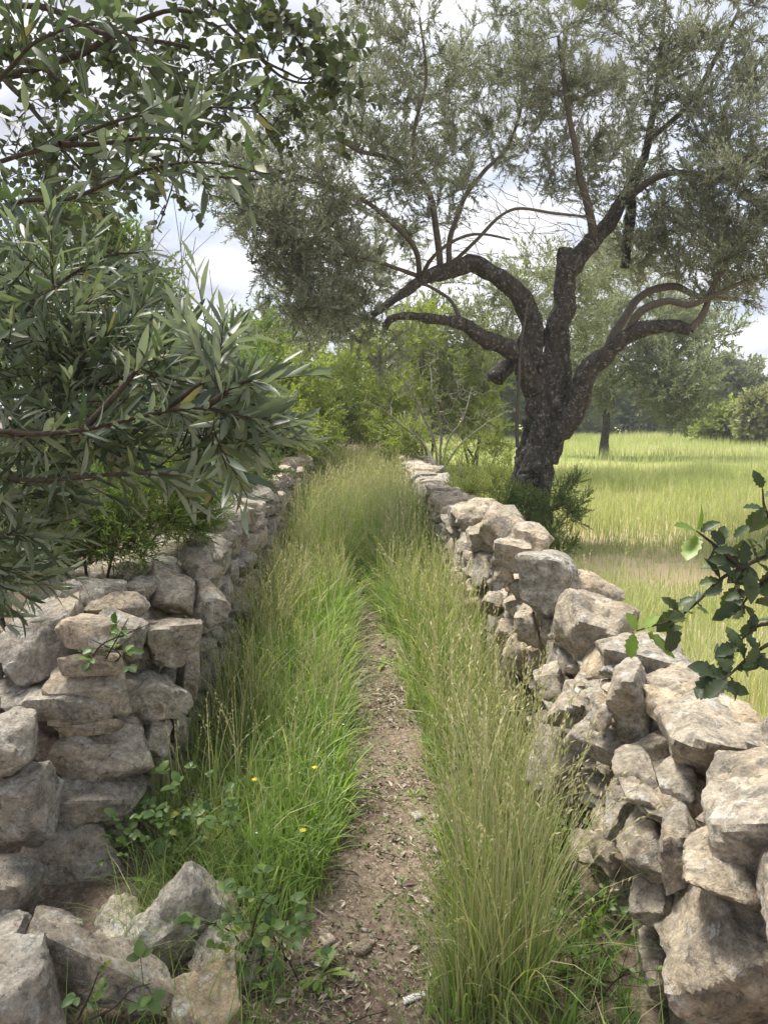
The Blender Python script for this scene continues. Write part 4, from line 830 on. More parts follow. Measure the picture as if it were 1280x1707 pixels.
def branch_parts(lines, root):
    for q in lines[:295]: part('branch', lines_acc([q], 5).mesh('branch', M_BROWNTWIG), root)
    if len(lines) > 295: part('branches', lines_acc(lines[295:], 5).mesh('branches', M_BROWNTWIG), root, 'stuff')
def lance_shrub():
    r = np.random.default_rng(19); base = np.array([-1.95, 2.25, 0.2])
    root = thing('lance_leaved_shrub', base, 'grey-green shrub with long lance-shaped leaves hanging over the left wall', 'shrub')
    stems = [
     [(-300, 1000, 2.2), (-140, 800, 1.9), (-20, 726, 1.62), (60, 724, 1.55), (140, 716, 1.5), (200, 703, 1.47), (262, 688, 1.45), (330, 680, 1.42), (390, 690, 1.40), (425, 700, 1.38)],
     [(-300, 1000, 2.2), (-120, 700, 2.0), (0, 560, 1.85), (90, 480, 1.8), (170, 430, 1.75), (240, 420, 1.72)],
     [(-300, 950, 2.2), (-160, 820, 1.9), (-20, 800, 1.7), (90, 800, 1.6), (200, 790, 1.55), (280, 790, 1.5), (350, 800, 1.48)],
     [(-250, 900, 2.3), (-60, 620, 2.1), (60, 560, 2.0), (150, 560, 1.9), (250, 580, 1.85), (310, 560, 1.8)],
     [(-300, 1050, 2.0), (-150, 950, 1.8), (-40, 910, 1.75), (20, 890, 1.7), (60, 900, 1.68)],
     [(262, 688, 1.45), (320, 650, 1.5), (360, 615, 1.52), (378, 575, 1.52), (385, 550, 1.5)],
     [(340, 680, 1.42), (370, 660, 1.40), (400, 640, 1.40), (420, 635, 1.38)],
     [(140, 716, 1.5), (200, 650, 1.5), (240, 600, 1.52), (260, 560, 1.55)],
     [(-60, 620, 2.1), (20, 660, 1.9), (100, 650, 1.8), (180, 640, 1.75), (220, 620, 1.7)],
    ]
    skP = []; skR = []; acc = Acc(); A = []; T = []; Ln = []
    P, rr = smooth_path([base, base+[0.0, -0.05, 0.5], base+[0.1, -0.1, 1.0], base+[0.2, -0.1, 1.5]], [0.05, 0.042, 0.035, 0.025], 5); V, F = tube(P, rr, 9, 0.08); acc.add(V, F)
    for s in stems:
        P, rr = smooth_path([at_d(*q) for q in s], np.linspace(0.0075, 0.0022, len(s)), 4); V, F = tube(P, rr, 7, 0.04); acc.add(V, F); skP += list(P); skR += list(rr)
        for i in range(len(P)//3, len(P)-1):
            A.append(P[i]); T.append(nrm(P[i+1]-P[i])); Ln.append(np.linalg.norm(P[i+1]-P[i])*1.0)
    part('stems', acc.mesh('stems', M_BROWNTWIG), root)
    B0, D0, N0, L0, W0 = shoots(r, np.array(A), np.array(T), np.array(Ln), 3, 0.090, 0.016, (0.45, 1.1), 0.0, 0.35, pairs=False)
    bl = [(50, 520, 1.9, 120, 80, .35, 20), (140, 500, 2.0, 90, 60, .3, 9), (80, 620, 1.9, 140, 110, .35, 34), (200, 600, 1.95, 100, 80, .3, 22), (40, 770, 1.9, 110, 80, .3, 26), (170, 720, 1.9, 110, 60, .3, 22), (290, 650, 1.7, 60, 40, .2, 7), (360, 720, 1.6, 80, 40, .15, 12), (10, 890, 1.9, 60, 60, .25, 14), (270, 750, 1.7, 80, 40, .2, 9), (-80, 620, 1.9, 100, 300, .4, 30), (10, 950, 2.0, 60, 50, .2, 12), (380, 740, 1.5, 50, 30, .1, 6), (360, 600, 1.55, 35, 40, .1, 8), (400, 640, 1.45, 40, 30, .08, 5)]
    tips = []
    for u, v, d, ru, rv, rd, n in bl:
        p = at_d(u, v, d); s = mpp(p); tips.append(ell_points(r, p, (ru*s, rd, rv*s), n, 0.1))
    lines = grow(skP, skR, np.concatenate(tips), r, 0.15, 0.1, 0.010, 0.0022)
    branch_parts(lines, root)
    A = []; T = []; Ln = []
    for P, rr in lines:
        A += [P[-1]-(P[-1]-P[-2])*0.8, P[len(P)//2]]
        for _ in range(2): T.append(nrm(nrm(P[-1]-P[-2])*0.7+r.normal(0, 0.42, 3)+[0.28, -0.05, 0.10])); Ln.append(r.uniform(0.10, 0.20))
    A, T, Ln = np.array(A), np.array(T), np.array(Ln)
    V, F = thin_rods(A, A+T*Ln[:, None], 0.0018, 0.0010); a = Acc(); a.add(V, F); part('twigs', a.mesh('twigs', M_BROWNTWIG), root, 'stuff')
    B1, D1, N1, L1, W1 = shoots(r, A, T, Ln, 12, 0.084, 0.0155, (0.35, 1.05), 0.05, 0.3, pairs=False)
    place_leaves(root, r, *[np.concatenate(q) for q in ((B0, B1), (D0, D1), (N0, N1), (L0, L1), (W0, W1))], leaf_variants(LANCE, 0.18, M_SHRUB, 9, (0.0, 0.3), 0.14, 3), M_SHRUB, LANCE)
lance_shrub()

def carob():
    r = np.random.default_rng(29); base = np.array([-3.0, 3.6, 0.25])
    root = thing('carob_tree', base, 'carob tree with round leathery leaves arching over the top left', 'tree')
    acc = Acc(); P, rr = smooth_path([base, base+[0.1, 0, 0.9], base+[0.3, -0.1, 1.8], base+[0.5, -0.2, 2.6]], [0.17, 0.14, 0.12, 0.09], 5); V, F = tube(P, rr, 14, 0.12, ridge=0.1); acc.add(V, F); part('trunk', acc.mesh('trunk', M_BARK), root)
    st = [
     [(-420, 240, 3.3, 16), (-200, 190, 3.0, 13), (0, 125, 2.8, 11), (90, 110, 2.7, 8), (190, 55, 2.6, 7), (290, 20, 2.6, 5), (380, 55, 2.55, 4), (440, 100, 2.5, 3), (500, 130, 2.5, 2.5), (545, 115, 2.5, 2)],
     [(-420, 240, 3.3, 14), (-150, 160, 3.0, 10), (0, 90, 2.8, 8), (120, 150, 2.7, 6), (190, 200, 2.65, 5), (260, 260, 2.6, 4), (330, 290, 2.6, 3), (430, 300, 2.6, 2)],
     [(-420, 240, 3.3, 14), (-150, 60, 2.9, 9), (40, 10, 2.7, 7), (180, 60, 2.6, 6), (300, 80, 2.6, 5), (350, 95, 2.6, 3.5), (400, 150, 2.6, 3), (450, 210, 2.6, 2)],
     [(-300, -60, 2.9, 9), (0, -80, 2.7, 8), (240, -60, 2.6, 6), (350, 10, 2.55, 5), (410, 70, 2.5, 4), (470, 130, 2.5, 3), (540, 132, 2.5, 2.5), (590, 110, 2.5, 2)],
     [(0, 125, 2.8, 7), (60, 190, 2.7, 5), (110, 260, 2.7, 4), (170, 300, 2.7, 3), (240, 330, 2.7, 2)],
     [(240, -60, 2.6, 5), (420, -50, 2.5, 5), (470, 0, 2.5, 4), (490, 50, 2.5, 3), (520, 110, 2.5, 2), (560, 150, 2.5, 2)],
     [(190, 55, 2.6, 5), (250, 120, 2.6, 4), (300, 200, 2.6, 3), (290, 300, 2.6, 2), (265, 380, 2.6, 1.5)],
     [(420, -50, 2.5, 5), (600, -80, 2.5, 4), (800, -70, 2.5, 3), (940, -40, 2.5, 2.5), (966, -22, 2.5, 2)],
     [(600, -80, 2.5, 4), (590, -30, 2.5, 3), (600, 0, 2.5, 2)],
    ]
    skP = []; skR = []; acc = Acc()
    j0 = P[-1]
    for s in st:
        Q = [at_d(u, v, d) for u, v, d, _ in s]; R = [q*0.72*mpp(p) for (_, _, _, q), p in zip(s, Q)]
        if s[0][0] <= -300: Q = [j0]+Q; R = [R[0]*1.3]+R
        P2, rr = smooth_path(Q, R, 5); P2 = P2+0.012*np.stack([fbm(P2*6, 2, 2), fbm(P2*6+9, 2, 2), fbm(P2*6+19, 2, 2)], -1); V, F = tube(P2, rr, 8, 0.08); acc.add(V, F)
        on = [i for i in range(len(P2)) if P2[i][0] > -1.9]; skP += [P2[i] for i in on]; skR += [rr[i] for i in on]
    part('limbs', acc.mesh('limbs', M_BROWNTWIG), root)
    bl = [(60, 60, 2.7, 90, 70, .35, 28), (160, 130, 2.8, 90, 70, .3, 26), (40, 180, 2.8, 70, 70, .3, 20), (240, 60, 2.6, 80, 50, .25, 20), (330, 60, 2.6, 60, 50, .2, 15), (260, 180, 2.6, 70, 60, .25, 18), (90, 270, 2.8, 80, 60, .3, 20), (200, 270, 2.7, 70, 50, .2, 13), (340, 160, 2.6, 50, 60, .15, 13), (430, 60, 2.5, 50, 50, .15, 11), (490, 60, 2.5, 40, 50, .12, 10), (545, 130, 2.5, 50, 30, .1, 9), (420, 170, 2.6, 50, 50, .15, 13), (480, 180, 2.7, 50, 40, .15, 10), (270, 310, 2.6, 40, 60, .1, 6), (20, 340, 2.9, 70, 50, .3, 15), (130, 350, 3.0, 80, 40, .3, 13), (380, -20, 2.5, 120, 30, .2, 13), (550, 60, 2.5, 30, 40, .1, 6), (570, 170, 2.5, 30, 20, .1, 3)]
    tips = []
    for u, v, d, ru, rv, rd, n in bl:
        p = at_d(u, v, d); s = mpp(p); tips.append(ell_points(r, p, (ru*s, rd, rv*s), n, 0.1))
    lines = grow(skP, skR, np.concatenate(tips), r, 0.16, 0.12, 0.010, 0.0022)
    branch_parts(lines, root)
    A = []; T = []; Ln = []
    for P2, rr in lines:
        for t in (0.98, 0.6):
            i = min(int(t*(len(P2)-1)), len(P2)-2); A.append(P2[i+1] if t > .9 else P2[i]); T.append(nrm(nrm(P2[i+1]-P2[i])*0.6+r.normal(0, 0.5, 3)+[0.1, 0, -0.05])); Ln.append(r.uniform(0.09, 0.16))
    A, T, Ln = np.array(A), np.array(T), np.array(Ln)
    V, F = thin_rods(A, A+T*Ln[:, None], 0.0016, 0.0009); a = Acc(); a.add(V, F); part('leaf_stalks', a.mesh('leaf_stalks', M_BROWNTWIG), root, 'stuff')
    B, D, N, L, W = shoots(r, A, T, Ln, 7, 0.040, 0.030, (0.9, 1.35), 0.2, 0.1)
    # a last round leaf on the long twig that reaches along the top edge
    e = at_d(967, -22, 2.5); B = np.concatenate([B, [e]]); D = np.concatenate([D, [[0.1, 0.1, -1.0]]]); N = np.concatenate([N, [[0.1, -1, 0.1]]]); L = np.append(L, 0.062); W = np.append(W, 0.07)
    place_leaves(root, r, B, D, N, L, W, leaf_variants(ROUND, 0.76, M_CAROB, 6, (0.0, 0.25), 0.12, 4), M_CAROB, ROUND)
    # long narrow leaves of a climbing olive shoot among the carob branches
carob()
def overhanging_olive():
    r = np.random.default_rng(41); base = np.array([-2.6, 2.6, 0.25])
    root = thing('lance_leaved_shrub', base, 'long narrow dark leaves on shoots mixed into the carob branches', 'shrub'); acc = Acc(); A = []; T = []; Ln = []
    j = at_d(-400, 500, 2.4)
    P, rr = smooth_path([base, (base+j)/2+[-0.1, 0, 0], j], [0.04, 0.035, 0.02], 5); V, F = tube(P, rr, 8, 0.05); acc.add(V, F)
    for s in ([(-400, 500), (-150, 330), (0, 270), (100, 240), (200, 200), (320, 180), (420, 180)], [(-400, 500), (-150, 250), (0, 130), (60, 70), (150, 40), (220, 60)], [(-400, 500), (-100, 420), (20, 340), (120, 330), (220, 290), (330, 270), (450, 290)], [(100, 240), (160, 240), (250, 230), (330, 240)]):
        P, rr = smooth_path([at_d(u, v, 2.1+r.normal(0, 0.05)) for u, v in s], np.linspace(0.009, 0.0025, len(s)), 5); V, F = tube(P, rr, 6, 0.04); acc.add(V, F)
        for i in range(len(P)//3, len(P)-1):
            for q in range(1):
                if r.uniform() < 0.75: A.append(P[i]); T.append(nrm(nrm(P[i+1]-P[i])+r.normal(0, 0.6, 3))); Ln.append(r.uniform(0.08, 0.2))
    part('stems', acc.mesh('stems', M_BROWNTWIG), root); A, T, Ln = np.array(A), np.array(T), np.array(Ln)
    V, F = thin_rods(A, A+T*Ln[:, None], 0.0018, 0.001); a = Acc(); a.add(V, F); part('twigs', a.mesh('twigs', M_BROWNTWIG), root, 'stuff')
    B, D, N, L, W = shoots(r, A, T, Ln, 5, 0.10, 0.021, (0.4, 1.0), 0.2, -0.2, pairs=False)
    place_leaves(root, r, B, D, N, L, W, leaf_variants(LANCE, 0.21, M_SHRUB, 5, (0.0, 0.25), 0.12, 6), M_SHRUB, LANCE)
overhanging_olive()

def oak_sprig():
    r = np.random.default_rng(51); base = np.array([1.55, 1.15, 0.0]); dd = 1.12
    root = thing('oak_sapling', base, 'oval-leaved oak twigs reaching in from the right over the wall', 'shrub'); acc = Acc()
    j = at_d(1420, 1080, dd); P, rr = smooth_path([base, base+[-0.05, 0, 0.6], (base+j)/2+[0.08, 0, 0.25], j], [0.016, 0.014, 0.011, 0.008], 5); V, F = tube(P, rr, 8, 0.04); acc.add(V, F)
    tw = [[(1420, 1080), (1330, 940), (1280, 928), (1236, 946), (1200, 966), (1160, 1005), (1125, 1032), (1085, 1044), (1060, 1052)],
          [(1236, 946), (1205, 920), (1180, 900), (1160, 885)], [(1420, 1080), (1330, 1050), (1280, 1074), (1245, 1098), (1215, 1125), (1190, 1140)],
          [(1330, 1040), (1280, 1040), (1250, 1050), (1225, 1080)], [(1330, 940), (1300, 890), (1275, 850), (1270, 815)], [(1290, 960), (1255, 985), (1235, 1010)]]
    for s in tw:
        P, rr = smooth_path([at_d(u, v, dd) for u, v in s], np.linspace(0.0042, 0.0012, len(s)), 5); V, F = tube(P, rr, 7, 0.03); acc.add(V, F)
    part('stems', acc.mesh('stems', M_BROWNTWIG), root)
    TOOTH = [(0, .04), (.08, .10), (.17, .62), (.24, .50), (.34, .98), (.43, .80), (.55, 1.0), (.65, .76), (.77, .80), (.88, .45), (1, .02)]
    vo = leaf_variants(TOOTH, 0.55, M_OAK, 6, (0.0, 0.35), 0.24, 8, 0.07); vb = leaf_variants(TOOTH, 0.55, M_BRIGHT, 4, (0.0, 0.2), 0.14, 9, 0.03)
    # (u, v of base, direction deg on the picture (0 = right, 90 = up), length px, bright)
    LV = [(1160, 885, 168, 48, 1), (1160, 885, 95, 52, 1), (1165, 888, 40, 40, 0), (1160, 890, 225, 66, 1), (1180, 900, 300, 34, 0), (1195, 912, 70, 46, 0), (1205, 920, 20, 40, 0), (1130, 1020, 120, 40, 0), (1128, 1025, 55, 56, 0), (1118, 1035, 150, 30, 0), (1122, 1035, 270, 62, 0), (1140, 1020, 340, 34, 0),
          (1062, 1052, 130, 38, 1), (1070, 1050, 50, 40, 1), (1056, 1054, 262, 48, 1), (1075, 1052, 318, 70, 1), (1160, 1005, 60, 30, 0), (1200, 966, 110, 48, 0), (1200, 966, 200, 40, 0), (1205, 962, 250, 56, 0), (1215, 958, 320, 58, 0), (1236, 946, 80, 50, 0), (1236, 946, 150, 60, 0), (1240, 948, 270, 64, 0), (1255, 940, 40, 48, 0), (1262, 938, 300, 60, 0), (1250, 945, 210, 50, 0), (1275, 930, 95, 44, 0),
          (1220, 940, 60, 44, 0), (1215, 950, 175, 48, 0), (1235, 1010, 200, 54, 0), (1240, 1005, 280, 48, 0), (1255, 985, 330, 60, 0), (1250, 990, 180, 44, 0), (1262, 980, 60, 40, 0), (1270, 970, 250, 52, 0),
          (1190, 1140, 190, 50, 0), (1195, 1138, 130, 54, 0), (1200, 1134, 240, 40, 0), (1215, 1125, 95, 60, 0), (1215, 1125, 280, 46, 0), (1225, 1118, 20, 46, 0), (1232, 1108, 320, 44, 0), (1240, 1100, 120, 50, 0), (1245, 1098, 60, 40, 0), (1250, 1094, 340, 46, 0), (1205, 1130, 160, 64, 0), (1222, 1120, 215, 58, 0), (1260, 1088, 100, 44, 0), (1225, 1080, 100, 40, 0), (1230, 1075, 200, 50, 0), (1245, 1060, 60, 44, 0), (1200, 1136, 330, 50, 0),
          (1274, 850, 165, 40, 0), (1272, 850, 240, 46, 0), (1270, 815, 120, 36, 0), (1285, 870, 250, 50, 0), (1290, 880, 100, 40, 0), (1272, 830, 20, 40, 0), (1290, 1035, 220, 50, 0), (1290, 1000, 160, 48, 0)]
    for (u, v, a, L, br) in LV:
        p = at_d(u, v, dd); s = mpp(p); a = R_(a+r.normal(0, 6)); d = np.array([math.cos(a), r.normal(0, 0.55), math.sin(a)]); N = np.array([r.normal(0, 0.8), -0.6, 0.75+r.normal(0, 0.5)])
        piece('leaf', (vb if br else vo)[int(r.integers(4))], root, frame_matrix(p, d, N, L*s*0.92))
        if not br and r.uniform() < 0.6: a2 = a+r.normal(0, 0.9); piece('leaf', vo[int(r.integers(6))], root, frame_matrix(p+r.normal(0, 0.012, 3), (math.cos(a2), r.normal(0, 0.5), math.sin(a2)), (r.normal(0, 0.8), -0.5, 0.8), L*s*0.8))
oak_sprig()

# ------------------------------------------------------------------ brambles and weeds
def bramble(label, pts, seed, nleaf=40, leaf=0.05, spread=0.16, cat='plant', name='bramble', ground=True):
    """arching stems with three-part leaves; pts: list of (u, v, distance) points a stem passes"""
    r = np.random.default_rng(seed); base = at_d(*pts[0][0]); root = thing(name, base, label, cat); acc = Acc(); va = leaf_variants(OVAL, 0.68, M_BRAMBLE, 5, (0.0, 0.3), 0.16, seed, 0.05); S = []
    for s in pts:
        P, rr = smooth_path([at_d(*q) for q in s], np.linspace(0.0035, 0.0012, len(s)), 6); V, F = tube(P, rr, 6, 0.03); acc.add(V, F); S.append(P)
    rods = []
    for k in range(nleaf):
        P = S[k % len(S)]; i = int(r.integers(1, len(P)-1)); p = P[i]; d = nrm(r.normal(0, 1, 3)*[1, 0.8, 0.6]+[0, -0.15, 0.35]); q = p+d*r.uniform(0.25, 1.0)*spread; rods.append((p, q)); side = nrm(np.cross(d, [0, 0, 1.0]))
        N = nrm(np.array([r.normal(0, 0.35), -0.45+r.normal(0, 0.3), 1.0])); L = leaf*r.uniform(0.6, 1.25)
        for a, f in ((0, 1.0), (1.15, 0.8), (-1.15, 0.8)): piece('leaf', va[int(r.integers(5))], root, frame_matrix(q, d*math.cos(a)+side*math.sin(a)+r.normal(0, 0.1, 3), N, L*f))
    rods = np.array(rods); V, F = thin_rods(rods[:, 0], rods[:, 1], 0.0012, 0.0008); acc.add(V, F); part('stems', acc.mesh('stems', M_BROWNTWIG), root); return root
bramble('small bramble sprouting from a gap in the left wall', [[(150, 1105, 2.5), (170, 1075, 2.44), (215, 1055, 2.42), (250, 1040, 2.44)], [(170, 1110, 2.5), (190, 1075, 2.42), (215, 1030, 2.42)], [(185, 1110, 2.5), (200, 1090, 2.42), (150, 1065, 2.40)]], 3, 15, 0.044, 0.09)
bramble('leafy bramble at the wall foot beside the dark hollow', [[(300, 1440, 2.5), (290, 1380, 2.4), (310, 1330, 2.38), (340, 1320, 2.36)], [(320, 1450, 2.5), (330, 1390, 2.4), (350, 1350, 2.4)], [(290, 1440, 2.5), (260, 1390, 2.4), (280, 1350, 2.4)], [(330, 1450, 2.45), (360, 1400, 2.4), (390, 1370, 2.4)], [(240, 1440, 2.4), (235, 1390, 2.36), (250, 1330, 2.4)]], 4, 90, 0.040, 0.15)
bramble('bramble with broad green leaves in front of the small fallen stone', [[(420, 1650, 2.0), (420, 1560, 1.95), (440, 1500, 1.93), (470, 1480, 1.93)], [(430, 1640, 2.0), (400, 1570, 1.92), (360, 1540, 1.90), (340, 1550, 1.88)], [(430, 1640, 1.98), (440, 1580, 1.9), (450, 1540, 1.9)], [(440, 1640, 2.0), (470, 1570, 1.97), (480, 1520, 1.97)]], 5, 40, 0.043, 0.11)
bramble('small creeping plant under the right wall at the bottom of the picture', [[(960, 1640, 1.95), (950, 1580, 1.95), (930, 1530, 2.0)], [(1000, 1660, 1.85), (1000, 1600, 1.9), (1010, 1560, 1.95)], [(980, 1690, 1.8), (1020, 1640, 1.75), (1050, 1620, 1.72)], [(920, 1690, 1.85), (910, 1640, 1.9), (900, 1600, 1.95)], [(990, 1560, 2.05), (960, 1510, 2.1), (940, 1480, 2.15)]], 6, 80, 0.027, 0.13)
bramble('sprig of bramble leaves over the diagonal fallen stone', [[(150, 1700, 1.62), (190, 1680, 1.60), (220, 1650, 1.58), (250, 1640, 1.57)], [(130, 1700, 1.66), (150, 1660, 1.62), (165, 1620, 1.60)]], 7, 7, 0.036, 0.06)
bramble('low leafy weed on the left edge of the path', [[(480, 1620, 2.0), (470, 1580, 2.0), (450, 1560, 2.0)], [(500, 1640, 1.95), (480, 1600, 1.93), (460, 1590, 1.93)]], 12, 12, 0.034, 0.09)
bramble('small green weed under the near part of the right wall', [[(930, 1440, 2.25), (940, 1400, 2.2), (960, 1380, 2.15)], [(940, 1450, 2.2), (965, 1430, 2.1)]], 13, 9, 0.026, 0.07)

def rosette(u, v, label, seed, n=14, L=0.11):
    r = np.random.default_rng(seed); p = at_z(u, v, 0); p[2] = float(ground_z(p[0], p[1]))+0.003; root = thing('rosette_weed', p, label, 'plant', 'flat leaf rosettes on the path'); va = leaf_variants([(0, .1), (.2, .35), (.5, .8), (.75, 1), (.92, .6), (1, .05)], 0.2, M_LUSH, 4, (0.1, 0.35), 0.1, seed)
    for k in range(n):
        a = k*2.4+r.normal(0, 0.2); e = r.uniform(0.1, 0.7); d = np.array([math.cos(a)*math.cos(e), math.sin(a)*math.cos(e), math.sin(e)]); piece('leaf', va[k % 4], root, frame_matrix(p, d, (-d[0]*0.3, -d[1]*0.3, 1), L*r.uniform(0.7, 1.2)))
rosette(535, 1610, 'grey-green leaf rosette on the left side of the path bottom', 1, 16, 0.085)
rosette(645, 1060, 'broad-leaved rosette growing on the path between the grass', 2, 9, 0.16)
rosette(640, 1100, 'small leaf rosette just below the broad-leaved one', 3, 9, 0.12)
rosette(690, 1330, 'small tuft of leaves on the right half of the path', 4, 9, 0.05)

# ------------------------------------------------------------------ grass
def in_walls(x, y, m=0.03): return (x > XL(y)+m) & (x < XR(y)-m)
def grass():
    r = np.random.default_rng(91)
    gz = lambda x, y: np.stack([x, y, ground_z(x, y)-0.01], -1)
    def strip(n, da, db, power=1.0):
        y = da+(db-da)*r.uniform(0, 1, n)**power; x = XL(y)+0.0+(XR(y)-XL(y))*r.uniform(0, 1, n); return x, y
    def bare(x, y): # distance from the trodden line in half widths
        hw = np.interp(y, [1.5, 2.6, 3.7, 4.7, 6.5, 8.5], [0.19, 0.20, 0.20, 0.15, 0.09, 0.0]); hw = hw*(1+0.35*fbm(np.stack([x*3, y*2.5, 0*x], -1), 14, 2)); return np.abs(x-path_c(y))/np.maximum(hw, 1e-3)
    # 1 general green grass
    acc = Acc(); x, y = strip(8500, 1.3, 9.0, 0.9); b = bare(x, y); cl = fbm(np.stack([x*3, y*3, 0*x], -1), 21, 3)
    right = x > path_c(y)
    keep = (b > 0.95+0.35*np.abs(r.normal(0, 1, len(x)))*np.where(r.uniform(0, 1, len(x)) < 0.15, -1.6, 1)) & (cl > -0.35+0.25*(y < 2.8))
    keep &= ~((x < -0.42) & (y < 2.25)); keep &= ~((y < 2.0) & (x < -0.25) & (r.uniform(0, 1, len(x)) < 0.7))
    keep &= ~((x > 0.50) & (y < 2.6) & (r.uniform(0, 1, len(x)) < 0.15))
    x, y, b, cl = x[keep], y[keep], b[keep], cl[keep]; n = len(x); edge = np.clip((b-1)/0.8, 0, 1)
    h = (0.07+0.22*edge)*np.interp(y, [1.5, 2.2, 3, 5, 9], [0.5, 0.7, 1.0, 1.5, 2.1])*r.uniform(0.35, 1.35, n)*np.clip(1+0.75*cl, 0.3, 1.7)
    az = r.uniform(0, 6.28, n); ax = np.where(x < path_c(y), 0.0, math.pi); az = np.where(r.uniform(0, 1, n) < 0.2, ax+r.normal(0, 0.7, n), az)
    add_blades(acc, r, gz(x, y), h, r.uniform(0.003, 0.008, n)*np.interp(y, [2, 9], [1, 1.6]), np.abs(r.normal(0.45, 0.4, n)), az, 3, np.clip(r.beta(1.5, 1.7, n)+0.08*(x > 0.25)+0.2*cl, 0, 1))
    # tufts: blades fanning out of one crown, each tuft with its own height and tint
    x, y = strip(1650, 1.5, 9.0, 0.85); b = bare(x, y); k = (b > 1.02+0.12*r.normal(0, 1, len(x))) & ~((x < -0.45) & (y < 2.3)); x, y, b = x[k], y[k], b[k]; m = len(x)
    cnt = r.integers(5, 26, m); i = np.repeat(np.arange(m), cnt); n = len(i); edge = np.clip((b-1)/0.7, 0.1, 1)
    th = (0.08+0.24*edge)*np.interp(y, [1.5, 2.2, 3, 5, 9], [0.6, 0.8, 1.0, 1.5, 2.1])*r.uniform(0.45, 1.25, m); tl = np.abs(r.normal(0.5, 0.25, m)); tc = np.clip(r.beta(1.5, 1.9, m)+0.06*(x > 0.2), 0, 1); bias = r.uniform(0, 6.28, m)
    a = r.uniform(0, 6.28, n); q = r.uniform(0.0, 0.045, n)*np.interp(y[i], [2, 8], [1, 1.8]); px_, py_ = x[i]+q*np.cos(a), y[i]+q*np.sin(a)
    az = np.arctan2(np.sin(a)+0.6*np.sin(bias[i]), np.cos(a)+0.6*np.cos(bias[i]))+r.normal(0, 0.4, n)
    add_blades(acc, r, gz(px_, py_), th[i]*r.uniform(0.35, 1.25, n), (0.0026+0.0085*r.uniform(0, 1, m)**2)[i]*r.uniform(0.7, 1.3, n)*np.interp(y[i], [2, 9], [1, 1.5]), tl[i]*r.uniform(0.3, 1.9, n), az, 3, np.clip(tc[i]+r.normal(0, 0.12, n), 0, 1))
    # dead straw, arched over and lying
    x, y = strip(9000, 1.5, 8.0, 0.9); k = bare(x, y) > 0.9; x, y = x[k], y[k]; n = len(x)
    add_blades(acc, r, gz(x, y), r.uniform(0.15, 0.45, n)*np.interp(y, [2, 7], [0.8, 1.4]), r.uniform(0.0018, 0.0035, n), r.uniform(0.7, 1.4, n), r.uniform(0, 6.28, n), 5, r.uniform(0.82, 1.0, n))
    n = 1500; y = r.uniform(2.0, 3.0, n); x = XL(y)+0.04+r.uniform(0, 0.40, n); add_blades(acc, r, gz(x, y), r.uniform(0.12, 0.34, n), r.uniform(0.0016, 0.0035, n), r.uniform(0.3, 1.4, n), r.uniform(0, 6.28, n), 4, np.where(r.uniform(0, 1, n) < 0.6, r.uniform(0.75, 1, n), r.uniform(0, 0.5, n)))
    # grass beyond, dense and tall
    x, y = strip(26000, 7.0, 19.0, 1.0); n = len(x); h = np.interp(y, [7, 10, 19], [0.55, 0.72, 0.85])*r.uniform(0.5, 1.2, n)*np.where(np.abs(x-path_c(y)) < 0.12, 0.75, 1.0)
    add_blades(acc, r, gz(x, y), h, r.uniform(0.006, 0.011, n), np.abs(r.normal(0.35, 0.25, n)), r.uniform(0, 6.28, n), 2, np.clip(r.beta(2, 2, n)+0.12, 0, 1))
    tag(part('path_grass', acc.mesh('path_grass', M_GRASS, False)), 'mixed green grass lining both sides of the trodden path', 'grass', kind='stuff')
    # 2 lush broad-bladed patches left of the path
    acc = Acc()
    for (u, v, rad, n, hh) in ((510, 1320, 0.25, 825, 0.26), (470, 1240, 0.25, 715, 0.28), (520, 1200, 0.20, 385, 0.24), (540, 1050, 0.35, 880, 0.36), (480, 1110, 0.31, 715, 0.36), (430, 1180, 0.25, 440, 0.32), (470, 1000, 0.38, 770, 0.4), (630, 960, 0.25, 900, 0.36), (470, 1450, 0.14, 420, 0.2), (540, 1390, 0.1, 260, 0.2), (690, 1030, 0.2, 700, 0.36), (680, 940, 0.3, 900, 0.4)):
        p = at_z(u, v, 0.05); a = r.uniform(0, 6.28, n); q = rad*np.sqrt(r.uniform(0, 1, n)); x, y = p[0]+q*np.cos(a), p[1]+q*np.sin(a)*1.6; k = in_walls(x, y) & (bare(x, y) > 0.95); x, y, a = x[k], y[k], a[k]; n = len(x)
        add_blades(acc, r, gz(x, y), hh*r.uniform(0.5, 1.25, n), r.uniform(0.005, 0.0105, n), np.abs(r.normal(0.6, 0.35, n)), a*0.4+r.normal(-0.3, 1.0, n), 5)
    # strap-leaved tufts along the edge of the trodden line
    for (u, v, n, hh) in ((548, 1290, 34, 0.30), (530, 1240, 30, 0.30), (556, 1345, 26, 0.26), (520, 1380, 26, 0.24), (540, 1180, 30, 0.32), (500, 1310, 30, 0.30), (470, 1400, 24, 0.22), (575, 1110, 26, 0.34), (560, 1060, 26, 0.34), (510, 1450, 20, 0.2), (690, 1090, 22, 0.3), (720, 1160, 20, 0.28), (660, 1010, 26, 0.34), (450, 1330, 24, 0.26), (745, 1400, 18, 0.2)):
        p = at_z(u, v, 0.02); a = r.uniform(0, 6.28, n); x, y = p[0]+0.03*np.cos(a), p[1]+0.03*np.sin(a)
        add_blades(acc, r, gz(x, y), hh*r.uniform(0.6, 1.25, n), r.uniform(0.007, 0.0125, n), r.uniform(0.5, 1.3, n), a, 5)
    tag(part('lush_grass', acc.mesh('lush_grass', M_LUSH, False)), 'bright green broad-bladed grass left of the trodden path', 'grass', kind='stuff')
    # 3 seeding stalks
    acc = Acc()
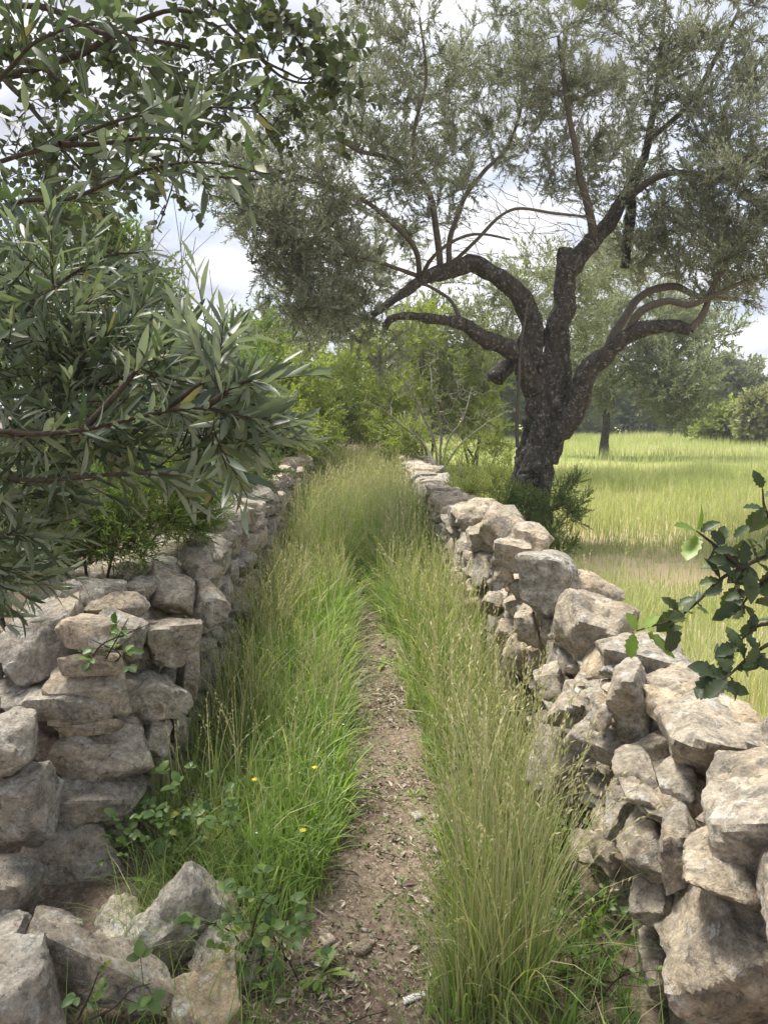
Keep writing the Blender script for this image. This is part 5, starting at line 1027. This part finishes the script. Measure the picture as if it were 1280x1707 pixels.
    def band(n, da, db, xa, xb, h0, h1, heads=9, w=0.0026, sp=0.011):
        y = r.uniform(da, db, n); f = r.uniform(0, 1, n); x = XL(y)+(XR(y)-XL(y))*(xa+(xb-xa)*f); cl = fbm(np.stack([x*2.5, y*2.0, 0*x], -1), 33, 2); k = (cl > -0.35) & (bare(x, y) > 1.15); x, y = x[k], y[k]; n = len(x)
        add_seed_stems(acc, r, gz(x, y), r.uniform(h0, h1, n), np.abs(r.normal(0.25, 0.2, n)), r.uniform(0, 6.28, n), w, heads, r.uniform(0.16, 0.28), sp)
    band(520, 2.2, 4.0, 0.72, 0.98, 0.30, 0.78, 9, 0.0042, 0.017); band(1100, 4.0, 7.0, 0.66, 0.99, 0.35, 0.80, 9, 0.0045, 0.018); band(700, 2.6, 4.0, 0.02, 0.44, 0.25, 0.62, 9, 0.004, 0.015); band(1500, 4.0, 7.0, 0.02, 0.44, 0.35, 0.74, 9, 0.0045, 0.018)
    band(1700, 6.5, 10, 0.03, 0.97, 0.60, 0.98, 8, 0.0045, 0.018); band(2600, 9.5, 18.5, 0.02, 0.98, 0.75, 1.05, 7, 0.0065, 0.026)
    tag(part('seeding_grass', acc.mesh('seeding_grass', M_STEM, False)), 'pale yellow seeding grass stalks standing tall along the lane', 'grass', kind='stuff')
    # 4 the tall tussock in the right foreground and two smaller ones
    for (u, v, n, rad, h0, h1, lab) in ((835, 1660, 380, 0.13, 0.40, 0.88, 'tall green tussock of seeding grass in the right foreground'), (800, 1470, 170, 0.13, 0.35, 0.78, 'grass tussock just behind the tallest one'), (755, 1250, 150, 0.15, 0.35, 0.75, 'slender grass tussock halfway along the right side of the path'), (770, 1690, 160, 0.07, 0.2, 0.45, 'short grass tuft at the bottom edge beside the tall tussock')):
        p = at_z(u, v, 0.0); acc = Acc(); a = r.uniform(0, 6.28, n); q = rad*np.sqrt(r.uniform(0, 1, n)); x, y = p[0]+q*np.cos(a), p[1]+q*np.sin(a); bs = gz(x, y); p[2] = float(bs[:, 2].mean())
        root = thing('grass_tussock', p, lab, 'grass', 'grass tussocks right of the path')
        add_seed_stems(acc, r, bs[:n//2], r.uniform(h0*1.1, h1, n//2), np.abs(r.normal(0.25, 0.2, n//2)), a[:n//2]+r.normal(0, 0.6, n//2), 0.0034, 9, 0.2, 0.013)
        part('stalks', acc.mesh('stalks', M_STEM, False), root, 'stuff'); acc = Acc()
        m = n-n//2; add_blades(acc, r, bs[n//2:], r.uniform(h0*0.5, h1*0.8, m), r.uniform(0.003, 0.0068, m), np.abs(r.normal(0.45, 0.32, m)), a[n//2:]+r.normal(0, 0.6, m), 5, r.beta(2, 2.4, m)); part('blades', acc.mesh('blades', M_GRASS, False), root, 'stuff')
    # 5 short creeping weeds on the trodden earth and by the stones
    acc = Acc(); x, y = strip(9000, 1.4, 5.0, 1.0); cl = fbm(np.stack([x*5, y*5, 0*x], -1), 61, 3); k = (cl > 0.05); x, y = x[k], y[k]; n = len(x)
    D = r.normal(0, 1, (n, 3)); D[:, 2] = np.abs(D[:, 2])*0.5+0.15; B = gz(x, y); B[:, 2] += 0.012+r.uniform(0, 0.05, n)*np.where(np.abs(x-path_c(y)) < 0.2, 0.2, 1); N = np.tile([0, 0, 1.0], (n, 1))+r.normal(0, 0.4, (n, 3)); L = r.uniform(0.008, 0.022, n)
    V, F = leaves_full(B, D, N, L, L*0.6, [(0, .1), (.45, 1), (1, .05)], 0.1, 0.1); acc.add(V, F, rnd=np.repeat(r.uniform(0, 0.9, n), 9))
    tag(part('ground_weeds', acc.mesh('ground_weeds', M_BRAMBLE, False)), 'tiny green weeds creeping over the trodden earth', 'weeds', kind='stuff')
    # leafy weeds and tiny white flowers standing among the blades
    acc = Acc(); m = 760; x, y = strip(m, 1.7, 6.0, 0.9); k = (bare(x, y) > 1.15) & (fbm(np.stack([x*2, y*2, 0*x], -1), 44, 2) > -0.1); x, y = x[k], y[k]; m = len(x); A = gz(x, y); T = nrm(np.stack([r.normal(0, 0.25, m), r.normal(0, 0.25, m), np.ones(m)], -1)); Ln = r.uniform(0.08, 0.26, m)*np.interp(y, [2, 6], [0.8, 1.5])
    B, D, N, L, W = shoots(r, A, T, Ln, 13, 0.034, 0.019, (0.9, 1.5), 0.15, 0.3); V, F = leaves_full(B, D, N, L, W, [(0, .1), (.45, 1), (1, .05)], 0.2, 0.15); acc.add(V, F, rnd=np.repeat(r.uniform(0, 0.95, len(B)), 9)); V, F = thin_rods(A, A+T*Ln[:, None], 0.0016, 0.001); acc.add(V, F, rnd=0.3)
    tag(part('leafy_weeds', acc.mesh('leafy_weeds', M_BRAMBLE, False)), 'small leafy green weeds standing among the grass blades', 'weeds', kind='stuff')
    acc = Acc(); m = 60; x, y = strip(m, 2.3, 5.5, 1.0); k = (bare(x, y) > 1.2) & (x < 0.1); x, y = x[k], y[k]; m = len(x); P = gz(x, y); P[:, 2] += r.uniform(0.15, 0.35, m)*np.interp(y, [2, 6], [0.8, 1.5])
    for j in range(5):
        an = j*1.2566; D = np.tile([math.cos(an), math.sin(an), 0.4], (m, 1)); V, F = leaves2(P, D, np.tile([0, 0, 1.0], (m, 1)), np.full(m, 0.006), np.full(m, 0.004)); acc.add(V, F, rnd=0.5)
    tag(part('white_flowers', acc.mesh('white_flowers', M_WHITEPETAL, False)), 'tiny white flowers dotted through the grass on the left', 'flowers', kind='stuff')
    # 6 field grass
    acc = Acc()
    def field(n, da, db, h0, h1, w, segs, stems=0):
        y = np.sqrt(r.uniform(da**2, db**2, n)); x = r.uniform(0.02, 0.58, n)*y*1.0+r.uniform(0, 1.0, n); k = (x > XR(y)+0.62); x, y = x[k], y[k]
        cl = fbm(np.stack([x*0.8, y*0.8, 0*x], -1), 71, 3); near = ((x-2.75)/1.15)**2+((y-7.6)/1.3)**2; k = (near > 1+1.2*cl+0.4*r.normal(0, 1, len(x))) | (r.uniform(0, 1, len(x)) < 0.25); x, y, cl = x[k], y[k], cl[k]; n = len(x)
        h = r.uniform(h0, h1, n)*np.clip(1+0.55*cl, 0.4, 1.7)*np.clip((np.sqrt(((x-2.75)/1.15)**2+((y-7.6)/1.3)**2)-0.3), 0.35, 1)
        wi = np.interp(y, [2, 8, 20, 60], [0.0045, 0.007, 0.016, 0.05])*r.uniform(0.7, 1.3, n)*w
        add_blades(acc, r, gz(x, y), h, wi, np.abs(r.normal(0.3, 0.25, n)), r.uniform(0, 6.28, n), segs, np.clip(r.beta(2, 2, n)+0.3*cl+0.3*fbm(np.stack([x*0.22, y*0.22, 0*x], -1), 81, 2), 0, 1))
        if stems:
            i = r.choice(n, min(n, stems), replace=False); add_seed_stems(acc, r, gz(x[i], y[i]), h[i]*1.25, np.abs(r.normal(0.2, 0.15, len(i))), r.uniform(0, 6.28, len(i)), 0.004, 5, 0.25, 0.02, r.uniform(0.5, 1, len(i)))
    field(24000, 2.0, 9.0, 0.18, 0.45, 1, 3, 1500); field(32000, 9.0, 20.0, 0.30, 0.50, 1, 2, 1800); field(34000, 20.0, 62.0, 0.35, 0.55, 1, 1)
    tag(part('field_grass', acc.mesh('field_grass', M_FIELD, False)), 'pale yellow-green grass covering the open field', 'grass', kind='stuff')
    # dry straw rim in the bare patch of the field
grass()

# ------------------------------------------------------------------ litter, pebbles, small finds
def litter():
    r = np.random.default_rng(17); n = 27000; y = 1.3+6.0*r.uniform(0, 1, n)**1.3; x = path_c(y)+r.normal(0, 0.28, n); k = in_walls(x, y); x, y = x[k], y[k]; n = len(x)
    B = np.stack([x, y, ground_z(x, y)+0.004+r.uniform(0, 0.008, n)], -1); a = r.uniform(0, 6.28, n); D = np.stack([np.cos(a), np.sin(a), r.normal(0.05, 0.15, n)], -1); N = np.tile([0, 0, 1.0], (n, 1))+r.normal(0, 0.4, (n, 3))
    pn = fbm(np.stack([x*4, y*4, 0*x], -1), 5, 3); L = (r.gamma(2.0, 0.0085, n)+0.006)*np.clip(0.9+0.7*pn, 0.4, 1.6); W = np.where(r.uniform(0, 1, n) < 0.7, L*0.10, L*0.32)
    V, F = leaves2(B, D, N, L, np.minimum(W, 0.016), 0.5); acc = Acc(); acc.add(V, F, rnd=np.repeat(r.beta(1.4, 2.0, n), 4))
    tag(part('leaf_litter', acc.mesh('leaf_litter', M_LITTER, False)), 'dry fallen leaves and chips strewn over the path', 'litter', kind='stuff')
    acc = Acc(); 
    for k in range(700):
        y = 1.4+5*r.uniform()**1.3; x = float(path_c(y))+r.normal(0, 0.3); s = r.gamma(2.0, 0.006)+0.004 if k > 26 else r.uniform(0.03, 0.07)
        if not (XL(y)+.05 < x < XR(y)-.05): continue
        V, F = stone_verts((s, s*r.uniform(.6, 1), s*.5), int(r.integers(1e6)), 2, 0.1); V = V @ rotm(0, 0, r.uniform(0, 6)).T; acc.add(V+[x, y, float(ground_z(x, y))+s*0.12], [F], rnd=r.uniform(), warm=r.uniform(0, .4))
    tag(part('pebbles', acc.mesh('pebbles', M_STONE)), 'small pebbles trodden into the earth path', 'pebbles', kind='stuff')
    acc = Acc(); L = []
    for k in range(60):
        y = 1.4+4*r.uniform(); x = float(path_c(y))+r.normal(0, 0.25); a = r.uniform(0, 6.28); l = r.uniform(0.04, 0.16); z = float(ground_z(x, y))+0.008; e = np.array([math.cos(a), math.sin(a), 0])*l; p = np.array([x, y, z]); L.append((np.array([p, p+e*.5+[0, 0, .008], p+e]), np.array([.0022, .002, .0012])))
    tag(part('fallen_twigs', lines_acc(L, 5).mesh('fallen_twigs', M_BROWNTWIG)), 'thin brown twigs lying on the path', 'twigs', kind='stuff')
litter()
def ribbed_tube():
    p = at_z(690, 1640, 0.0); p[2] = float(ground_z(p[0], p[1]))+0.007; n = 34; L = 0.062; t = np.linspace(-.5, .5, n)
    P = np.stack([t*L, 0*t, 0*t], -1); rad = 0.0105+0.0016*np.sin(np.arange(n)*1.55); V, F = tube(P, rad, 18); V[:, 2] *= 0.6
    V2, F2 = tube(P[::-1]*0.985, rad*0.82, 18, cap=False); acc = Acc(); acc.add(V, F); acc.add(V2*[1, 1, .6], F2)
    V = rotm(0, -0.08, 0.36); o = bpy.data.objects.new('plastic_tube', acc.mesh('plastic_tube', M_PLASTIC)); C.objects.link(o); o.location = p; o.rotation_euler = (0, -0.05, 0.36)
    tag(o, 'small white ribbed plastic tube lying on the path', 'litter')
ribbed_tube()
def flowers():
    r = np.random.default_rng(66)
    for (u, v, z, lab) in ((540, 905, 0.40, 'tiny yellow flower in the grass left of the path, farthest'), (526, 912, 0.42, 'tiny yellow flower beside the farthest one'), (695, 893, 0.4, 'tiny yellow flower in the grass on the right of the lane'), (425, 1300, 0.22, 'small yellow flower above the leafy bramble'), (525, 1280, 0.2, 'small yellow flower in the lush grass'), (505, 1385, 0.15, 'small yellow flower low beside the path')):
        p = at_z(u, v, z); g = p.copy(); g[2] = float(ground_z(g[0], g[1])); root = thing('wild_flower', g, lab, 'flower', 'small yellow wild flowers in the grass'); V, F = tube(np.array([g, (g+p)/2+[.01, 0, 0], p]), [.0014, .0012, .001], 5); a = Acc(); a.add(V, F, rnd=0.2, t=0.5); part('stem', a.mesh('stem', M_LUSH), root)
        an = np.arange(7)*6.283/7; D = np.stack([np.cos(an), np.sin(an), 0*an+0.35], -1); V, F = leaves_full(np.tile(p, (7, 1)), D, np.tile([0, 0, 1.0], (7, 1)), 0.013, 0.007, [(0, .3), (.4, .9), (.8, 1), (1, .5)], 0.1, 0.05); a = Acc(); a.add(V, F, rnd=0.4); part('petals', a.mesh('petals', M_PETAL), root)
flowers()
print('tris', sum(len(m.loops)-2*len(m.polygons) for m in bpy.data.meshes))
# ------------------------------------------------------------------ thin summer haze in the air
def haze():
    m, n, l, out = new_mat('thin_haze'); v = n.new('ShaderNodeVolumePrincipled'); v.inputs['Color'].default_value = (0.93, 0.96, 1.0, 1); v.inputs['Density'].default_value = 0.0014; v.inputs['Anisotropy'].default_value = 0.3
    l.new(v.outputs[0], out.inputs['Volume'])
    x0, x1, y0, y1, z0, z1 = -1600, 1600, -1600, 1600, -2.0, 14.0
    V = np.array([(x, y, z) for z in (z0, z1) for y in (y0, y1) for x in (x0, x1)], float); F = np.array([[0, 2, 3, 1], [4, 5, 7, 6], [0, 1, 5, 4], [2, 6, 7, 3], [0, 4, 6, 2], [1, 3, 7, 5]])
    tag(part('haze', mk_mesh('haze', V, [F], None, m, False)), kind='stuff')
haze()
